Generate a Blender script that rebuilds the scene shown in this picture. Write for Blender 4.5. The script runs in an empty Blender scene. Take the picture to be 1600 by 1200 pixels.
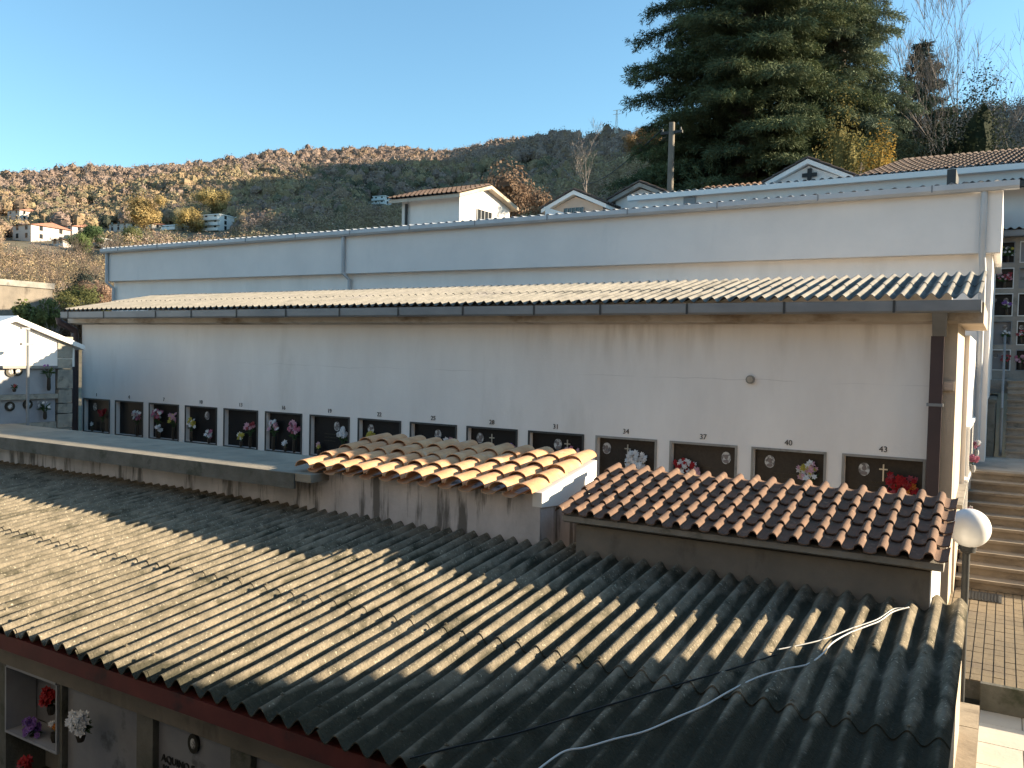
import bpy, math, random
import numpy as np
from mathutils import Vector, noise
random.seed(7); rng = np.random.default_rng(7)
sc = bpy.context.scene; COL = sc.collection

# ------------------------------------------------------------ camera
IW, IH = 1600., 1200.
_c = np.array([800., 600.]); _vl = np.array([-1420., 508.]); _vr = np.array([1570., 574.])
_a = _vl-_c; _b = _vr-_c; F = math.sqrt(-(_a@_b))
_x = -np.array([_a[0], _a[1], F]); _x /= np.linalg.norm(_x)
_y = np.array([_b[0], _b[1], F]); _y /= np.linalg.norm(_y)
_z = np.cross(_x, _y)
if _z[1] > 0: _z = -_z
RM = np.array([_x, _y, _z])
def ray(x, y): return RM@np.array([x-_c[0], y-_c[1], F])
def PY(x, y, Y): d = ray(x, y); return d*Y/d[1]
def PX(x, y, X): d = ray(x, y); return d*X/d[0]
def PZ(x, y, Z): d = ray(x, y); return d*Z/d[2]
def proj(p): q = RM.T@np.asarray(p, float); return _c+F*q[:2]/q[2]
cam = bpy.data.cameras.new('camera'); co = bpy.data.objects.new('camera', cam); COL.objects.link(co)
cam.sensor_width = 36; cam.lens = F/IW*36; cam.clip_start = .05; cam.clip_end = 6000
from mathutils import Matrix
co.matrix_world = Matrix(((RM[0][0], -RM[0][1], -RM[0][2], 0), (RM[1][0], -RM[1][1], -RM[1][2], 0), (RM[2][0], -RM[2][1], -RM[2][2], 0), (0, 0, 0, 1)))
sc.camera = co
# ------------------------------------------------------------ light
SUN = Vector((1, .65, .386)).normalized()
w = bpy.data.worlds.new('World'); sc.world = w; w.use_nodes = True
nt = w.node_tree; bg = nt.nodes['Background']; sky = nt.nodes.new('ShaderNodeTexSky'); sky.sky_type = 'NISHITA'
sky.sun_disc = False; sky.sun_elevation = math.asin(SUN.z); sky.sun_rotation = math.atan2(SUN.x, SUN.y)
sky.air_density = 1.2; sky.dust_density = .8; sky.ozone_density = 1.2; sky.altitude = 600
tn = nt.nodes.new('ShaderNodeMix'); tn.data_type = 'RGBA'; tn.blend_type = 'MULTIPLY'; tn.inputs[0].default_value = 1; tn.inputs[7].default_value = (1.15, 1.6, 1.75, 1)
nt.links.new(sky.outputs[0], tn.inputs[6]); nt.links.new(tn.outputs[2], bg.inputs[0]); bg.inputs[1].default_value = .051
sl = bpy.data.lights.new('sun', 'SUN'); sl.energy = 5; sl.angle = math.radians(.55); sl.color = (1, .83, .6)
so = bpy.data.objects.new('sun', sl); COL.objects.link(so); so.location = (30, 20, 30)
so.rotation_euler = (-SUN).to_track_quat('-Z', 'Y').to_euler()
sc.view_settings.view_transform = 'Standard'; sc.view_settings.look = 'None'
sc.view_settings.exposure = 1.6; sc.view_settings.gamma = 1

# ------------------------------------------------------------ helpers
class MB:
    def __init__(s): s.v = []; s.f = []; s.c = None
    def add(s, vs, fs):
        n = len(s.v); s.v.extend([tuple(map(float, p)) for p in vs]); s.f.extend([tuple(i+n for i in f) for f in fs]); return s
    def box(s, x0, x1, y0, y1, z0, z1):
        if x0 > x1: x0, x1 = x1, x0
        if y0 > y1: y0, y1 = y1, y0
        if z0 > z1: z0, z1 = z1, z0
        return s.add([(x0,y0,z0),(x1,y0,z0),(x1,y1,z0),(x0,y1,z0),(x0,y0,z1),(x1,y0,z1),(x1,y1,z1),(x0,y1,z1)],
              [(0,3,2,1),(4,5,6,7),(0,1,5,4),(1,2,6,5),(2,3,7,6),(3,0,4,7)])
    def hexa(s, a, b):  # a: 4 points, b: 4 points (bottom/top)
        return s.add(list(a)+list(b), [(0,3,2,1),(4,5,6,7),(0,1,5,4),(1,2,6,5),(2,3,7,6),(3,0,4,7)])
    def prism(s, prof, axis, t0, t1):   # prof list of 2D; axis 0: (y,z) along x ; 1: (x,z) along y ; 2: (x,y) along z
        def mk(p, t):
            return (t, p[0], p[1]) if axis == 0 else (p[0], t, p[1]) if axis == 1 else (p[0], p[1], t)
        n = len(prof); vs = [mk(p, t0) for p in prof]+[mk(p, t1) for p in prof]
        return s.add(vs, [tuple(range(n-1, -1, -1)), tuple(range(n, 2*n))]+[(i, (i+1) % n, n+(i+1) % n, n+i) for i in range(n)])
    def tube(s, pts, r, n=8, cap=True):
        pts = [Vector(p) for p in pts]; rs = r if hasattr(r, '__len__') else [r]*len(pts)
        base = len(s.v); prev = None
        for i, p in enumerate(pts):
            d = (pts[min(i+1, len(pts)-1)]-pts[max(i-1, 0)]).normalized()
            if prev is None:
                up = Vector((0, 0, 1)) if abs(d.z) < .9 else Vector((1, 0, 0)); a = d.cross(up).normalized()
            else:
                a = (prev-d*prev.dot(d)); a = a.normalized() if a.length > 1e-6 else d.orthogonal().normalized()
            prev = a; b = d.cross(a)
            for k in range(n):
                t = 2*math.pi*k/n; q = p+(a*math.cos(t)+b*math.sin(t))*rs[i]; s.v.append(tuple(q))
        for i in range(len(pts)-1):
            for k in range(n):
                s.f.append((base+i*n+k, base+i*n+(k+1) % n, base+(i+1)*n+(k+1) % n, base+(i+1)*n+k))
        if cap: s.f.append(tuple(base+k for k in range(n-1, -1, -1))); s.f.append(tuple(base+(len(pts)-1)*n+k for k in range(n)))
        return s
    def sphere(s, c, r, nu=14, nv=9, sq=(1, 1, 1), jit=0):
        base = len(s.v)
        for j in range(nv+1):
            for i in range(nu):
                th = math.pi*j/nv; ph = 2*math.pi*i/nu; k = 1+random.uniform(-jit, jit)
                s.v.append((c[0]+r*k*sq[0]*math.sin(th)*math.cos(ph), c[1]+r*k*sq[1]*math.sin(th)*math.sin(ph), c[2]+r*k*sq[2]*math.cos(th)))
        for j in range(nv):
            for i in range(nu):
                s.f.append((base+j*nu+i, base+(j+1)*nu+i, base+(j+1)*nu+(i+1) % nu, base+j*nu+(i+1) % nu))
        return s
    def rot(s, i0, c, ax, ang):
        M = Matrix.Rotation(ang, 3, ax); c = Vector(c)
        for i in range(i0, len(s.v)): s.v[i] = tuple(M@(Vector(s.v[i])-c)+c)
        return s
def wloc(o):
    l = Vector((0, 0, 0))
    while o: l += Vector(o.location); o = o.parent
    return l
def obj(name, mb, m, parent=None, smooth=False, colors=None):
    me = bpy.data.meshes.new(name); off = wloc(parent) if parent else Vector((0, 0, 0))
    v = np.array(mb.v, dtype=np.float32)-np.array(off, dtype=np.float32)
    me.from_pydata(v.tolist() if len(v) < 200000 else v.tolist(), [], mb.f); me.update()
    if smooth: me.polygons.foreach_set('use_smooth', [True]*len(me.polygons))
    if m: me.materials.append(m)
    o = bpy.data.objects.new(name, me); COL.objects.link(o)
    if parent: o.parent = parent
    if smooth == 'auto':
        try:
            me.set_sharp_from_angle(angle=math.radians(38))
        except Exception: pass
    return o
def quadobj(name, V, m, parent=None, col=None):
    """V: (N,4,3) array of quads; col: (N,3) per-quad albedo"""
    N = len(V); me = bpy.data.meshes.new(name); off = np.array(wloc(parent) if parent else (0, 0, 0))
    me.vertices.add(N*4); me.vertices.foreach_set('co', (V.reshape(-1, 3)-off).astype(np.float32).ravel())
    me.loops.add(N*4); me.loops.foreach_set('vertex_index', np.arange(N*4, dtype=np.int32))
    me.polygons.add(N); me.polygons.foreach_set('loop_start', np.arange(0, N*4, 4, dtype=np.int32)); me.polygons.foreach_set('loop_total', np.full(N, 4, dtype=np.int32))
    me.update(calc_edges=True)
    if col is not None:
        at = me.attributes.new('Col', 'FLOAT_COLOR', 'POINT'); c4 = np.ones((N, 4, 4), np.float32); c4[:, :, :3] = col[:, None, :]
        at.data.foreach_set('color', c4.ravel())
    me.materials.append(m); o = bpy.data.objects.new(name, me); COL.objects.link(o)
    if parent: o.parent = parent
    return o
def tag(o, label=None, cat=None, group=None, kind=None):
    if label: o['label'] = label
    if cat: o['category'] = cat
    if group: o['group'] = group
    if kind: o['kind'] = kind
    return o
def thing(name, label, cat, loc=(0, 0, 0), group=None):
    o = bpy.data.objects.new(name, None); COL.objects.link(o); o.location = tuple(map(float, loc)); o.empty_display_size = .2
    return tag(o, label, cat, group)
def struct(name, mb, m, **k): return tag(obj(name, mb, m, **k), kind='structure')

def mat(name, c1, c2=None, scale=3., rough=.85, bump=0., bscale=None, c3=None, s3=1., t3=(.55, .7), metal=0., spec=.3, stretch=(1, 1, 1), stretch3=(1, 1, 1), attr=False, trans=0., detail=8, speck=None, t2=(.35, .65), emit=None, coat=0):
    m = bpy.data.materials.new(name); m.use_nodes = True; n = m.node_tree.nodes; L = m.node_tree.links; b = n['Principled BSDF']
    b.inputs['Roughness'].default_value = rough; b.inputs['Metallic'].default_value = metal; b.inputs['Specular IOR Level'].default_value = spec
    b.inputs['Coat Weight'].default_value = coat
    tc = n.new('ShaderNodeTexCoord')
    def nz(sc_, st, d=detail):
        mp = n.new('ShaderNodeMapping'); mp.inputs['Scale'].default_value = st; L.new(tc.outputs['Object'], mp.inputs['Vector'])
        t = n.new('ShaderNodeTexNoise'); t.inputs['Scale'].default_value = sc_; t.inputs['Detail'].default_value = d; t.inputs['Roughness'].default_value = .62
        L.new(mp.outputs[0], t.inputs['Vector']); return t.outputs['Fac']
    def ramp(src, a, b_):
        r = n.new('ShaderNodeMapRange'); r.inputs['From Min'].default_value = a; r.inputs['From Max'].default_value = b_; L.new(src, r.inputs['Value']); return r.outputs[0]
    def mix(f, A, B):
        x = n.new('ShaderNodeMix'); x.data_type = 'RGBA'; L.new(f, x.inputs['Factor'])
        for s_, v in ((6, A), (7, B)):
            if isinstance(v, tuple): x.inputs[s_].default_value = (*v, 1)
            else: L.new(v, x.inputs[s_])
        return x.outputs[2]
    out = None
    if attr:
        a = n.new('ShaderNodeAttribute'); a.attribute_name = 'Col'; out = a.outputs['Color']
    elif c2: out = mix(ramp(nz(scale, stretch), *t2), tuple(c1), tuple(c2))
    if c3: out = mix(ramp(nz(s3, stretch3), *t3), out if out is not None else tuple(c1), tuple(c3))
    if speck: out = mix(ramp(nz(38, (1, 1, 1), 3), .61, .68), out, tuple(speck))
    if out is not None: L.new(out, b.inputs['Base Color'])
    else: b.inputs['Base Color'].default_value = (*c1, 1)
    if bump:
        bp = n.new('ShaderNodeBump'); bp.inputs['Strength'].default_value = 1; bp.inputs['Distance'].default_value = bump
        L.new(nz(bscale or scale*6, (1, 1, 1), 5), bp.inputs['Height']); L.new(bp.outputs[0], b.inputs['Normal'])
    if trans:
        tr = n.new('ShaderNodeBsdfTranslucent'); ms = n.new('ShaderNodeMixShader'); ms.inputs[0].default_value = trans
        if out is not None: L.new(out, tr.inputs[0])
        else: tr.inputs[0].default_value = (*c1, 1)
        L.new(b.outputs[0], ms.inputs[1]); L.new(tr.outputs[0], ms.inputs[2]); L.new(ms.outputs[0], n['Material Output'].inputs[0])
    if emit: b.inputs['Emission Color'].default_value = (*emit[0], 1); b.inputs['Emission Strength'].default_value = emit[1]
    m['_out'] = 0
    return m
M = {}
M['plaster'] = mat('white_plaster', (.85, .80, .745), (.77, .72, .67), 1.1, bump=.004, bscale=22, c3=(.65, .61, .56), s3=.55, t3=(.56, .8), stretch=(1, 1, .35), stretch3=(1.6, 1.6, .4))
M['plaster_old'] = mat('stained_plaster', (.62, .56, .53), (.44, .40, .375), 2.2, bump=.008, bscale=16, c3=(.16, .145, .13), s3=2.1, t3=(.51, .60), stretch=(1, 1, .5), stretch3=(2.2, 2.2, .28))
M['plaster_pink'] = mat('pink_plaster', (.60, .47, .37), (.52, .42, .34), 1.5, bump=.004)
M['panel'] = mat('painted_panel', (.74, .70, .66), (.66, .63, .60), .7, bump=.003, bscale=20, c3=(.58, .57, .55), s3=.8, t3=(.6, .85), stretch3=(1.4, 1.4, .4))
M['conc'] = mat('weathered_concrete', (.36, .33, .29), (.24, .225, .20), 1.8, bump=.01, bscale=18, c3=(.10, .10, .085), s3=2.4, t3=(.55, .72))
M['conc_dark'] = mat('mossy_concrete', (.17, .16, .14), (.10, .10, .08), 3, bump=.012, bscale=20, c3=(.05, .055, .035), s3=3.5)
M['beige'] = mat('beige_render', (.55, .47, .37), (.44, .37, .29), 1.3, bump=.004, bscale=20, c3=(.33, .28, .22), s3=2, stretch3=(1, 1, .3))
M['fibre'] = mat('fibre_cement', (.26, .22, .16), (.15, .13, .095), 4.5, bump=.016, bscale=40, c3=(.06, .056, .038), s3=2.6, t3=(.53, .68), t2=(.38, .62), speck=(.44, .39, .29), rough=.95, spec=.15)
def trough_moss_shade(m, off, ph, pitch, col, lo=-.75, hi=.1, grow=0):  # moss plus trough shade, both mixed into the base colour
    n = m.node_tree.nodes; L = m.node_tree.links; b = n['Principled BSDF']; src = b.inputs['Base Color'].links[0].from_socket
    def mt(op, a, b_):
        x = n.new('ShaderNodeMath'); x.operation = op
        for k, v in enumerate((a, b_)):
            if v is None: continue
            if isinstance(v, (int, float)): x.inputs[k].default_value = v
            else: L.new(v, x.inputs[k])
        return x.outputs[0]
    tc = n.new('ShaderNodeTexCoord'); sp = n.new('ShaderNodeSeparateXYZ'); L.new(tc.outputs['Object'], sp.inputs[0])
    c = mt('COSINE', mt('MULTIPLY', mt('ADD', sp.outputs[0], off+ph), 2*math.pi/pitch), None)
    nz = n.new('ShaderNodeTexNoise'); nz.inputs['Scale'].default_value = 2.2; nz.inputs['Detail'].default_value = 6; L.new(tc.outputs['Object'], nz.inputs['Vector'])
    v = mt('ADD', c, mt('MULTIPLY', mt('SUBTRACT', nz.outputs[0], .5), 4.5))
    if grow:   # thick moss on the damp lower right sheets, also painting in their shade
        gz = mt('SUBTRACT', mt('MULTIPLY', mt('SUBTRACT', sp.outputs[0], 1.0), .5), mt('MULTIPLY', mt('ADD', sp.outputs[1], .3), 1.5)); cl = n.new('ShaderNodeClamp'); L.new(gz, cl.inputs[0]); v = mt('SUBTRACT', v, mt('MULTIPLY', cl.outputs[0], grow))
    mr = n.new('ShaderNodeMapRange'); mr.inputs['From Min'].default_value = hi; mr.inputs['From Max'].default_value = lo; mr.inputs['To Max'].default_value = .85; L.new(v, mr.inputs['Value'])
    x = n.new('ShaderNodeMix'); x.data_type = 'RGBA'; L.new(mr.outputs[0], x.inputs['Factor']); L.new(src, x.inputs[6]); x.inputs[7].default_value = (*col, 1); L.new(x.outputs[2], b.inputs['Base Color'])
def runoff(m, ztop, depth, col, zc=None):
    """rust and dirt run-off under an eave and a hairline crack, in the wall's own coordinates"""
    n = m.node_tree.nodes; L = m.node_tree.links; b = n['Principled BSDF']; src = b.inputs['Base Color'].links[0].from_socket
    def mt(op, a, b_=None):
        x = n.new('ShaderNodeMath'); x.operation = op
        for k, v in enumerate((a, b_)):
            if v is None: continue
            if isinstance(v, (int, float)): x.inputs[k].default_value = v
            else: L.new(v, x.inputs[k])
        return x.outputs[0]
    tc = n.new('ShaderNodeTexCoord'); sp = n.new('ShaderNodeSeparateXYZ'); L.new(tc.outputs['Object'], sp.inputs[0])
    def nz(sc_, st, d=5):
        mp = n.new('ShaderNodeMapping'); mp.inputs['Scale'].default_value = st; L.new(tc.outputs['Object'], mp.inputs['Vector']); t = n.new('ShaderNodeTexNoise'); t.inputs['Scale'].default_value = sc_; t.inputs['Detail'].default_value = d; L.new(mp.outputs[0], t.inputs['Vector']); return t.outputs[0]
    def mr(v, a, b_, to=1.):
        x = n.new('ShaderNodeMapRange'); x.inputs['From Min'].default_value = a; x.inputs['From Max'].default_value = b_; x.inputs['To Max'].default_value = to; L.new(v, x.inputs['Value']); return x.outputs[0]
    g = mr(mt('ADD', sp.outputs[2], mt('MULTIPLY', nz(1.3, (1, 1, .05)), depth)), ztop-depth*.9, ztop+depth*.35); f = mt('MULTIPLY', mt('MULTIPLY', g, mr(nz(4.5, (1, 1, .12)), .46, .66)), mt('MULTIPLY', mr(nz(.35, (1, 1, .1), 2), .40, .60, .5), mr(sp.outputs[0], 0., 6.)))
    x = n.new('ShaderNodeMix'); x.data_type = 'RGBA'; L.new(f, x.inputs['Factor']); L.new(src, x.inputs[6]); x.inputs[7].default_value = (*col, 1); src = x.outputs[2]
    if zc is not None:
        d = mt('ABSOLUTE', mt('SUBTRACT', mt('ADD', sp.outputs[2], mt('MULTIPLY', mt('SUBTRACT', nz(1.1, (1, 1, 1)), .5), .14)), zc)); k = mt('MULTIPLY', mr(d, .008, .002, .22), mr(nz(.5, (1, 1, 1), 2), .46, .54))
        x = n.new('ShaderNodeMix'); x.data_type = 'RGBA'; L.new(k, x.inputs['Factor']); L.new(src, x.inputs[6]); x.inputs[7].default_value = (.2, .17, .14, 1); src = x.outputs[2]
    L.new(src, b.inputs['Base Color'])
M['wall1'] = mat('stained_white_plaster', (.85, .80, .745), (.77, .72, .67), 1.1, bump=.004, bscale=22, c3=(.65, .60, .54), s3=.55, t3=(.56, .8), stretch=(1, 1, .35), stretch3=(1.6, 1.6, .4))
runoff(M['wall1'], 4.05+.6, .55, (.30, .23, .16), 4.05-.28)
M['cornice'] = mat('stained_cornice', (.56, .49, .41), (.42, .35, .27), 1.6, bump=.004, c3=(.24, .18, .12), s3=.9, t3=(.52, .66), stretch3=(1, 1, 2))
M['render_dark'] = mat('dark_cement_render', (.24, .205, .165), (.165, .145, .12), 1.6, bump=.006, bscale=20, c3=(.10, .085, .07), s3=2.2, stretch3=(1, 1, .5))
M['render_grey'] = mat('grey_render', (.33, .31, .29), (.26, .245, .23), 1.3, bump=.004)
M['roofdark'] = mat('dark_brown_tiles', (.13, .085, .065), (.08, .06, .05), 3, c3=(.2, .15, .11), s3=6)
M['fibre2'] = mat('pale_fibre_cement', (.29, .265, .225), (.21, .195, .165), 4, bump=.006, bscale=30, c3=(.24, .22, .20), s3=1.6, rough=.9)
M['zinc'] = mat('grey_gutter_metal', (.26, .27, .275), (.20, .21, .22), 2.5, rough=.55, metal=.2, stretch=(.5, 1, 1))
M['zinc_light'] = mat('pale_gutter_metal', (.50, .51, .52), (.42, .435, .45), 1.5, rough=.5, metal=.15)
M['brown_pipe'] = mat('brown_pipe', (.075, .05, .05), (.055, .04, .04), 2, rough=.5)
M['red_gutter'] = mat('dark_red_gutter', (.14, .035, .03), (.08, .022, .02), 2.5, rough=.5, c3=(.03, .02, .02), s3=3)
M['coppo'] = mat('orange_clay_tile', (.66, .39, .21), (.54, .27, .135), 3.2, bump=.004, bscale=60, c3=(.60, .44, .30), s3=5, t3=(.56, .72))
M['brown_tile'] = mat('brown_concrete_tile', (.20, .118, .078), (.135, .085, .06), 5, bump=.004, bscale=90, c3=(.30, .19, .12), s3=9, t3=(.58, .7))
M['granite'] = mat('dark_granite', (.014, .013, .014), (.022, .019, .018), 30, rough=.35, spec=.2)
M['granite_brown'] = mat('brown_granite', (.050, .040, .032), (.036, .030, .025), 25, rough=.35, spec=.2)
M['marble'] = mat('veined_marble', (.26, .26, .27), (.19, .19, .21), 2.2, rough=.35, c3=(.11, .11, .12), s3=3, t3=(.60, .68))
M['marble_grey'] = mat('grey_marble', (.36, .36, .37), (.28, .28, .30), 2.2, rough=.35)
M['slab'] = mat('pale_slab_concrete', (.32, .28, .215), (.22, .195, .155), 1.6, bump=.008, bscale=18, c3=(.16, .155, .13), s3=2.2, t3=(.56, .74))
M['marble_white'] = mat('white_marble', (.72, .71, .68), (.6, .6, .6), 2.2, rough=.35)
M['paving'] = mat('tan_paving', (.25, .195, .125), (.19, .15, .10), 2.5, bump=.006, c3=(.18, .14, .10), s3=1.2)
M['paving_pale'] = mat('pale_paving', (.60, .55, .47), (.52, .48, .42), 2.5, bump=.004)
M['step'] = mat('travertine_step', (.30, .25, .19), (.21, .175, .135), 3, bump=.006, c3=(.16, .13, .10), s3=3, stretch3=(1, 3, 3))
M['stone'] = mat('rubble_stone', (.40, .36, .29), (.25, .24, .21), 4, bump=.02, bscale=12, c3=(.15, .14, .12), s3=6)
M['black'] = mat('black_metal', (.02, .02, .02), rough=.5)
M['dark_grey'] = mat('dark_painted_steel', (.06, .06, .055), (.045, .045, .045), 5, rough=.6)
M['globe'] = mat('opal_globe', (.92, .90, .86), rough=.28, spec=.5)
M['green'] = mat('leaf_green', (.035, .075, .025), (.05, .10, .03), 20, rough=.6, trans=.15)
M['bark'] = mat('bark', (.16, .125, .10), (.09, .075, .06), 6, bump=.02)
M['bark_pale'] = mat('pale_bark', (.32, .27, .23), (.22, .18, .15), 6)
M['leafcol'] = mat('foliage', (1, 1, 1), attr=True, rough=.9, spec=.1, trans=.18)
M['needle'] = mat('needles', (1, 1, 1), attr=True, rough=.8, spec=.12, trans=.10)
M['ground'] = mat('earth', (.19, .15, .10), (.13, .12, .07), .25, bump=.05, bscale=2, c3=(.24, .19, .14), s3=.06)
M['white'] = mat('white_paint', (.8, .79, .76), rough=.5)
M['glassd'] = mat('window_glass', (.03, .035, .04), rough=.08, spec=.6)
M['letters'] = mat('dark_lettering', (.03, .03, .03), rough=.5)
M['portrait'] = mat('porcelain_portrait', (.55, .54, .52), (.16, .15, .15), 14, rough=.2, t2=(.45, .55))
M['portrait_face'] = mat('portrait_face', (.20, .17, .16), rough=.3)
M['chrome'] = mat('bright_metal', (.6, .56, .48), rough=.3, metal=.7)
M['bronze'] = mat('dark_bronze', (.05, .045, .035), rough=.4, metal=.6)
M['white_wire'] = mat('white_cable', (.62, .62, .60), rough=.5)
M['black_wire'] = mat('black_cable', (.012, .012, .012), rough=.5)
M['roofred'] = mat('red_roof_tiles', (.34, .17, .12), (.26, .13, .10), 2)
M['housewall'] = mat('house_render', (.62, .56, .50), (.54, .49, .44), .4)
for k, c in dict(white=(.72, .71, .70), pink=(.50, .17, .25), red=(.36, .015, .018), yellow=(.50, .42, .08), violet=(.22, .10, .34), orange=(.6, .2, .03), palepink=(.62, .36, .42), rose=(.36, .06, .07)).items():
    M['fl_'+k] = mat(k+'_petals', c, rough=.6, trans=.12)
M['vase'] = mat('bronze_vase', (.06, .05, .04), rough=.35, metal=.5)
M['vase_w'] = mat('white_vase', (.45, .44, .42), rough=.35)

def text_mesh(name, s, size, loc, m, parent, thick=.004, align='CENTER', rot=(math.pi/2, 0, 0)):
    cu = bpy.data.curves.new('t', 'FONT'); cu.body = s; cu.size = size; cu.extrude = thick; cu.align_x = align; cu.resolution_u = 3
    t = bpy.data.objects.new('t', cu); COL.objects.link(t); bpy.context.view_layer.update()
    me = bpy.data.meshes.new_from_object(t.evaluated_get(bpy.context.evaluated_depsgraph_get())); bpy.data.objects.remove(t); bpy.data.curves.remove(cu)
    me.name = name; me.materials.clear(); me.materials.append(m)
    Rm = Matrix.Rotation(rot[2], 4, 'Z')@Matrix.Rotation(rot[0], 4, 'X'); me.transform(Rm); off = Vector(loc)-wloc(parent); me.transform(Matrix.Translation(off))
    o = bpy.data.objects.new(name, me); COL.objects.link(o); o.parent = parent; return o

# corrugated sheet: waves across X, running from (y0,z0) up to (y1,z1)
def corrugated(mb, x0, x1, y0, z0, y1, z1, pitch=.177, amp=.026, th=.007, seg=10, ny=6, phase=0., wob=.002):
    nx = max(2, int(round((x1-x0)/pitch*seg)))+1; base = len(mb.v)
    for side in (0, 1):
        for j in range(ny+1):
            t = j/ny; y = y0+(y1-y0)*t; zz = z0+(z1-z0)*t
            for i in range(nx):
                x = x0+(x1-x0)*i/(nx-1)
                z = zz+amp*math.cos(2*math.pi*(x+phase)/pitch)+(wob*noise.noise(Vector((x*2.1, y*1.7, 3))) if wob else 0)
                mb.v.append((x, y, z-side*th))
    g = (ny+1)*nx
    for j in range(ny):
        for i in range(nx-1):
            a = base+j*nx+i; mb.f.append((a, a+1, a+nx+1, a+nx)); mb.f.append((a+g, a+nx+g, a+nx+1+g, a+1+g))
    for i in range(nx-1):
        a = base+i; mb.f.append((a, a+g, a+g+1, a+1)); a = base+ny*nx+i; mb.f.append((a, a+1, a+g+1, a+g))
    for j in range(ny):
        a = base+j*nx; mb.f.append((a, a+nx, a+nx+g, a+g)); a += nx-1; mb.f.append((a, a+g, a+nx+g, a+nx))
    return mb

def wall_with_holes(mb, x0, x1, z0, z1, Y, holes, back=None):
    xs = sorted(set([x0, x1]+[h[0] for h in holes]+[h[1] for h in holes])); zs = sorted(set([z0, z1]+[h[2] for h in holes]+[h[3] for h in holes]))
    for i in range(len(xs)-1):
        for j in range(len(zs)-1):
            cx = (xs[i]+xs[i+1])/2; cz = (zs[j]+zs[j+1])/2
            if any(h[0] < cx < h[1] and h[2] < cz < h[3] for h in holes): continue
            mb.add([(xs[i], Y, zs[j]), (xs[i+1], Y, zs[j]), (xs[i+1], Y, zs[j+1]), (xs[i], Y, zs[j+1])], [(0, 1, 2, 3)])
    for h in holes:
        a, b, c, d = h; D = Y+.16
        mb.add([(a,Y,c),(b,Y,c),(b,Y,d),(a,Y,d),(a,D,c),(b,D,c),(b,D,d),(a,D,d)], [(0,1,5,4),(1,2,6,5),(2,3,7,6),(3,0,4,7)])
    return mb

# ------------------------------------------------------------ flowers
def bouquet(name, label, loc, cols, n=14, r=.14, h=.22, vase='vase', leaf=20, flat=.6, group='bouquets at the burial niches', fr=.035):
    t = thing(name, label, 'bouquet', loc, group); x, y, z = loc
    v = MB(); v.tube([(x, y, z), (x, y, z+.05), (x, y, z+h*.55)], [.028, .042, .034], 8); obj('vase', v, M[vase], t, smooth='auto')
    byc = {}
    for i in range(n):
        a = random.uniform(0, 2*math.pi); q = math.sqrt(random.random()); zz = z+h+random.uniform(-.5, .6)*r*1.1
        c = (x+q*r*math.cos(a), y+q*r*flat*math.sin(a)-.02, zz+(1-q)*r*.4)
        mb = byc.setdefault(random.choice(cols), MB()); f = fr*random.uniform(.75, 1.25)
        ax = Vector((random.uniform(-.7, .7), -1, random.uniform(0, .8))).normalized(); u = ax.orthogonal().normalized(); w_ = ax.cross(u)
        C = Vector(c)
        for ring, (rr, lift, m_) in enumerate(((1., .1, 6), (.6, .45, 5))):
            for k in range(m_):
                an = 2*math.pi*(k+.5*ring)/m_; d = u*math.cos(an)+w_*math.sin(an); s_ = u*-math.sin(an)+w_*math.cos(an)
                p0 = C; p1 = C+d*f*rr*.6+s_*f*.36*rr+ax*f*lift*.6; p2 = C+d*f*rr*1.15+ax*f*lift; p3 = C+d*f*rr*.6-s_*f*.36*rr+ax*f*lift*.6
                mb.add([p0, p1, p2, p3], [(0, 1, 2, 3)])
        mb.sphere(tuple(C+ax*f*.2), f*.3, 6, 4)
    for c, mb in byc.items(): obj('flowers', mb, M['fl_'+c], t)
    g = MB()
    for i in range(leaf):
        a = random.uniform(0, 2*math.pi); e = random.uniform(-.2, 1.2); L_ = r*random.uniform(.8, 1.5)
        d = Vector((math.cos(a)*math.cos(e), flat*math.sin(a)*math.cos(e), math.sin(e))); s_ = d.cross(Vector((0, 1, .3))).normalized()*.014
        p = Vector((x, y, z+h*.75)); g.add([p, p+d*L_*.55+s_, p+d*L_, p+d*L_*.55-s_], [(0, 1, 2, 3)])
        g.tube([(x, y, z+h*.4), tuple(p+d*L_*.4)], .003, 3, False)
    obj('leaves', g, M['green'], t)
    return t

# ------------------------------------------------------------ ground and hills
FW = RM@np.array([0, 0, 1.]); FW = np.array([FW[0], FW[1]])/math.hypot(FW[0], FW[1]); RT = np.array([FW[1], -FW[0]])
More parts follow.
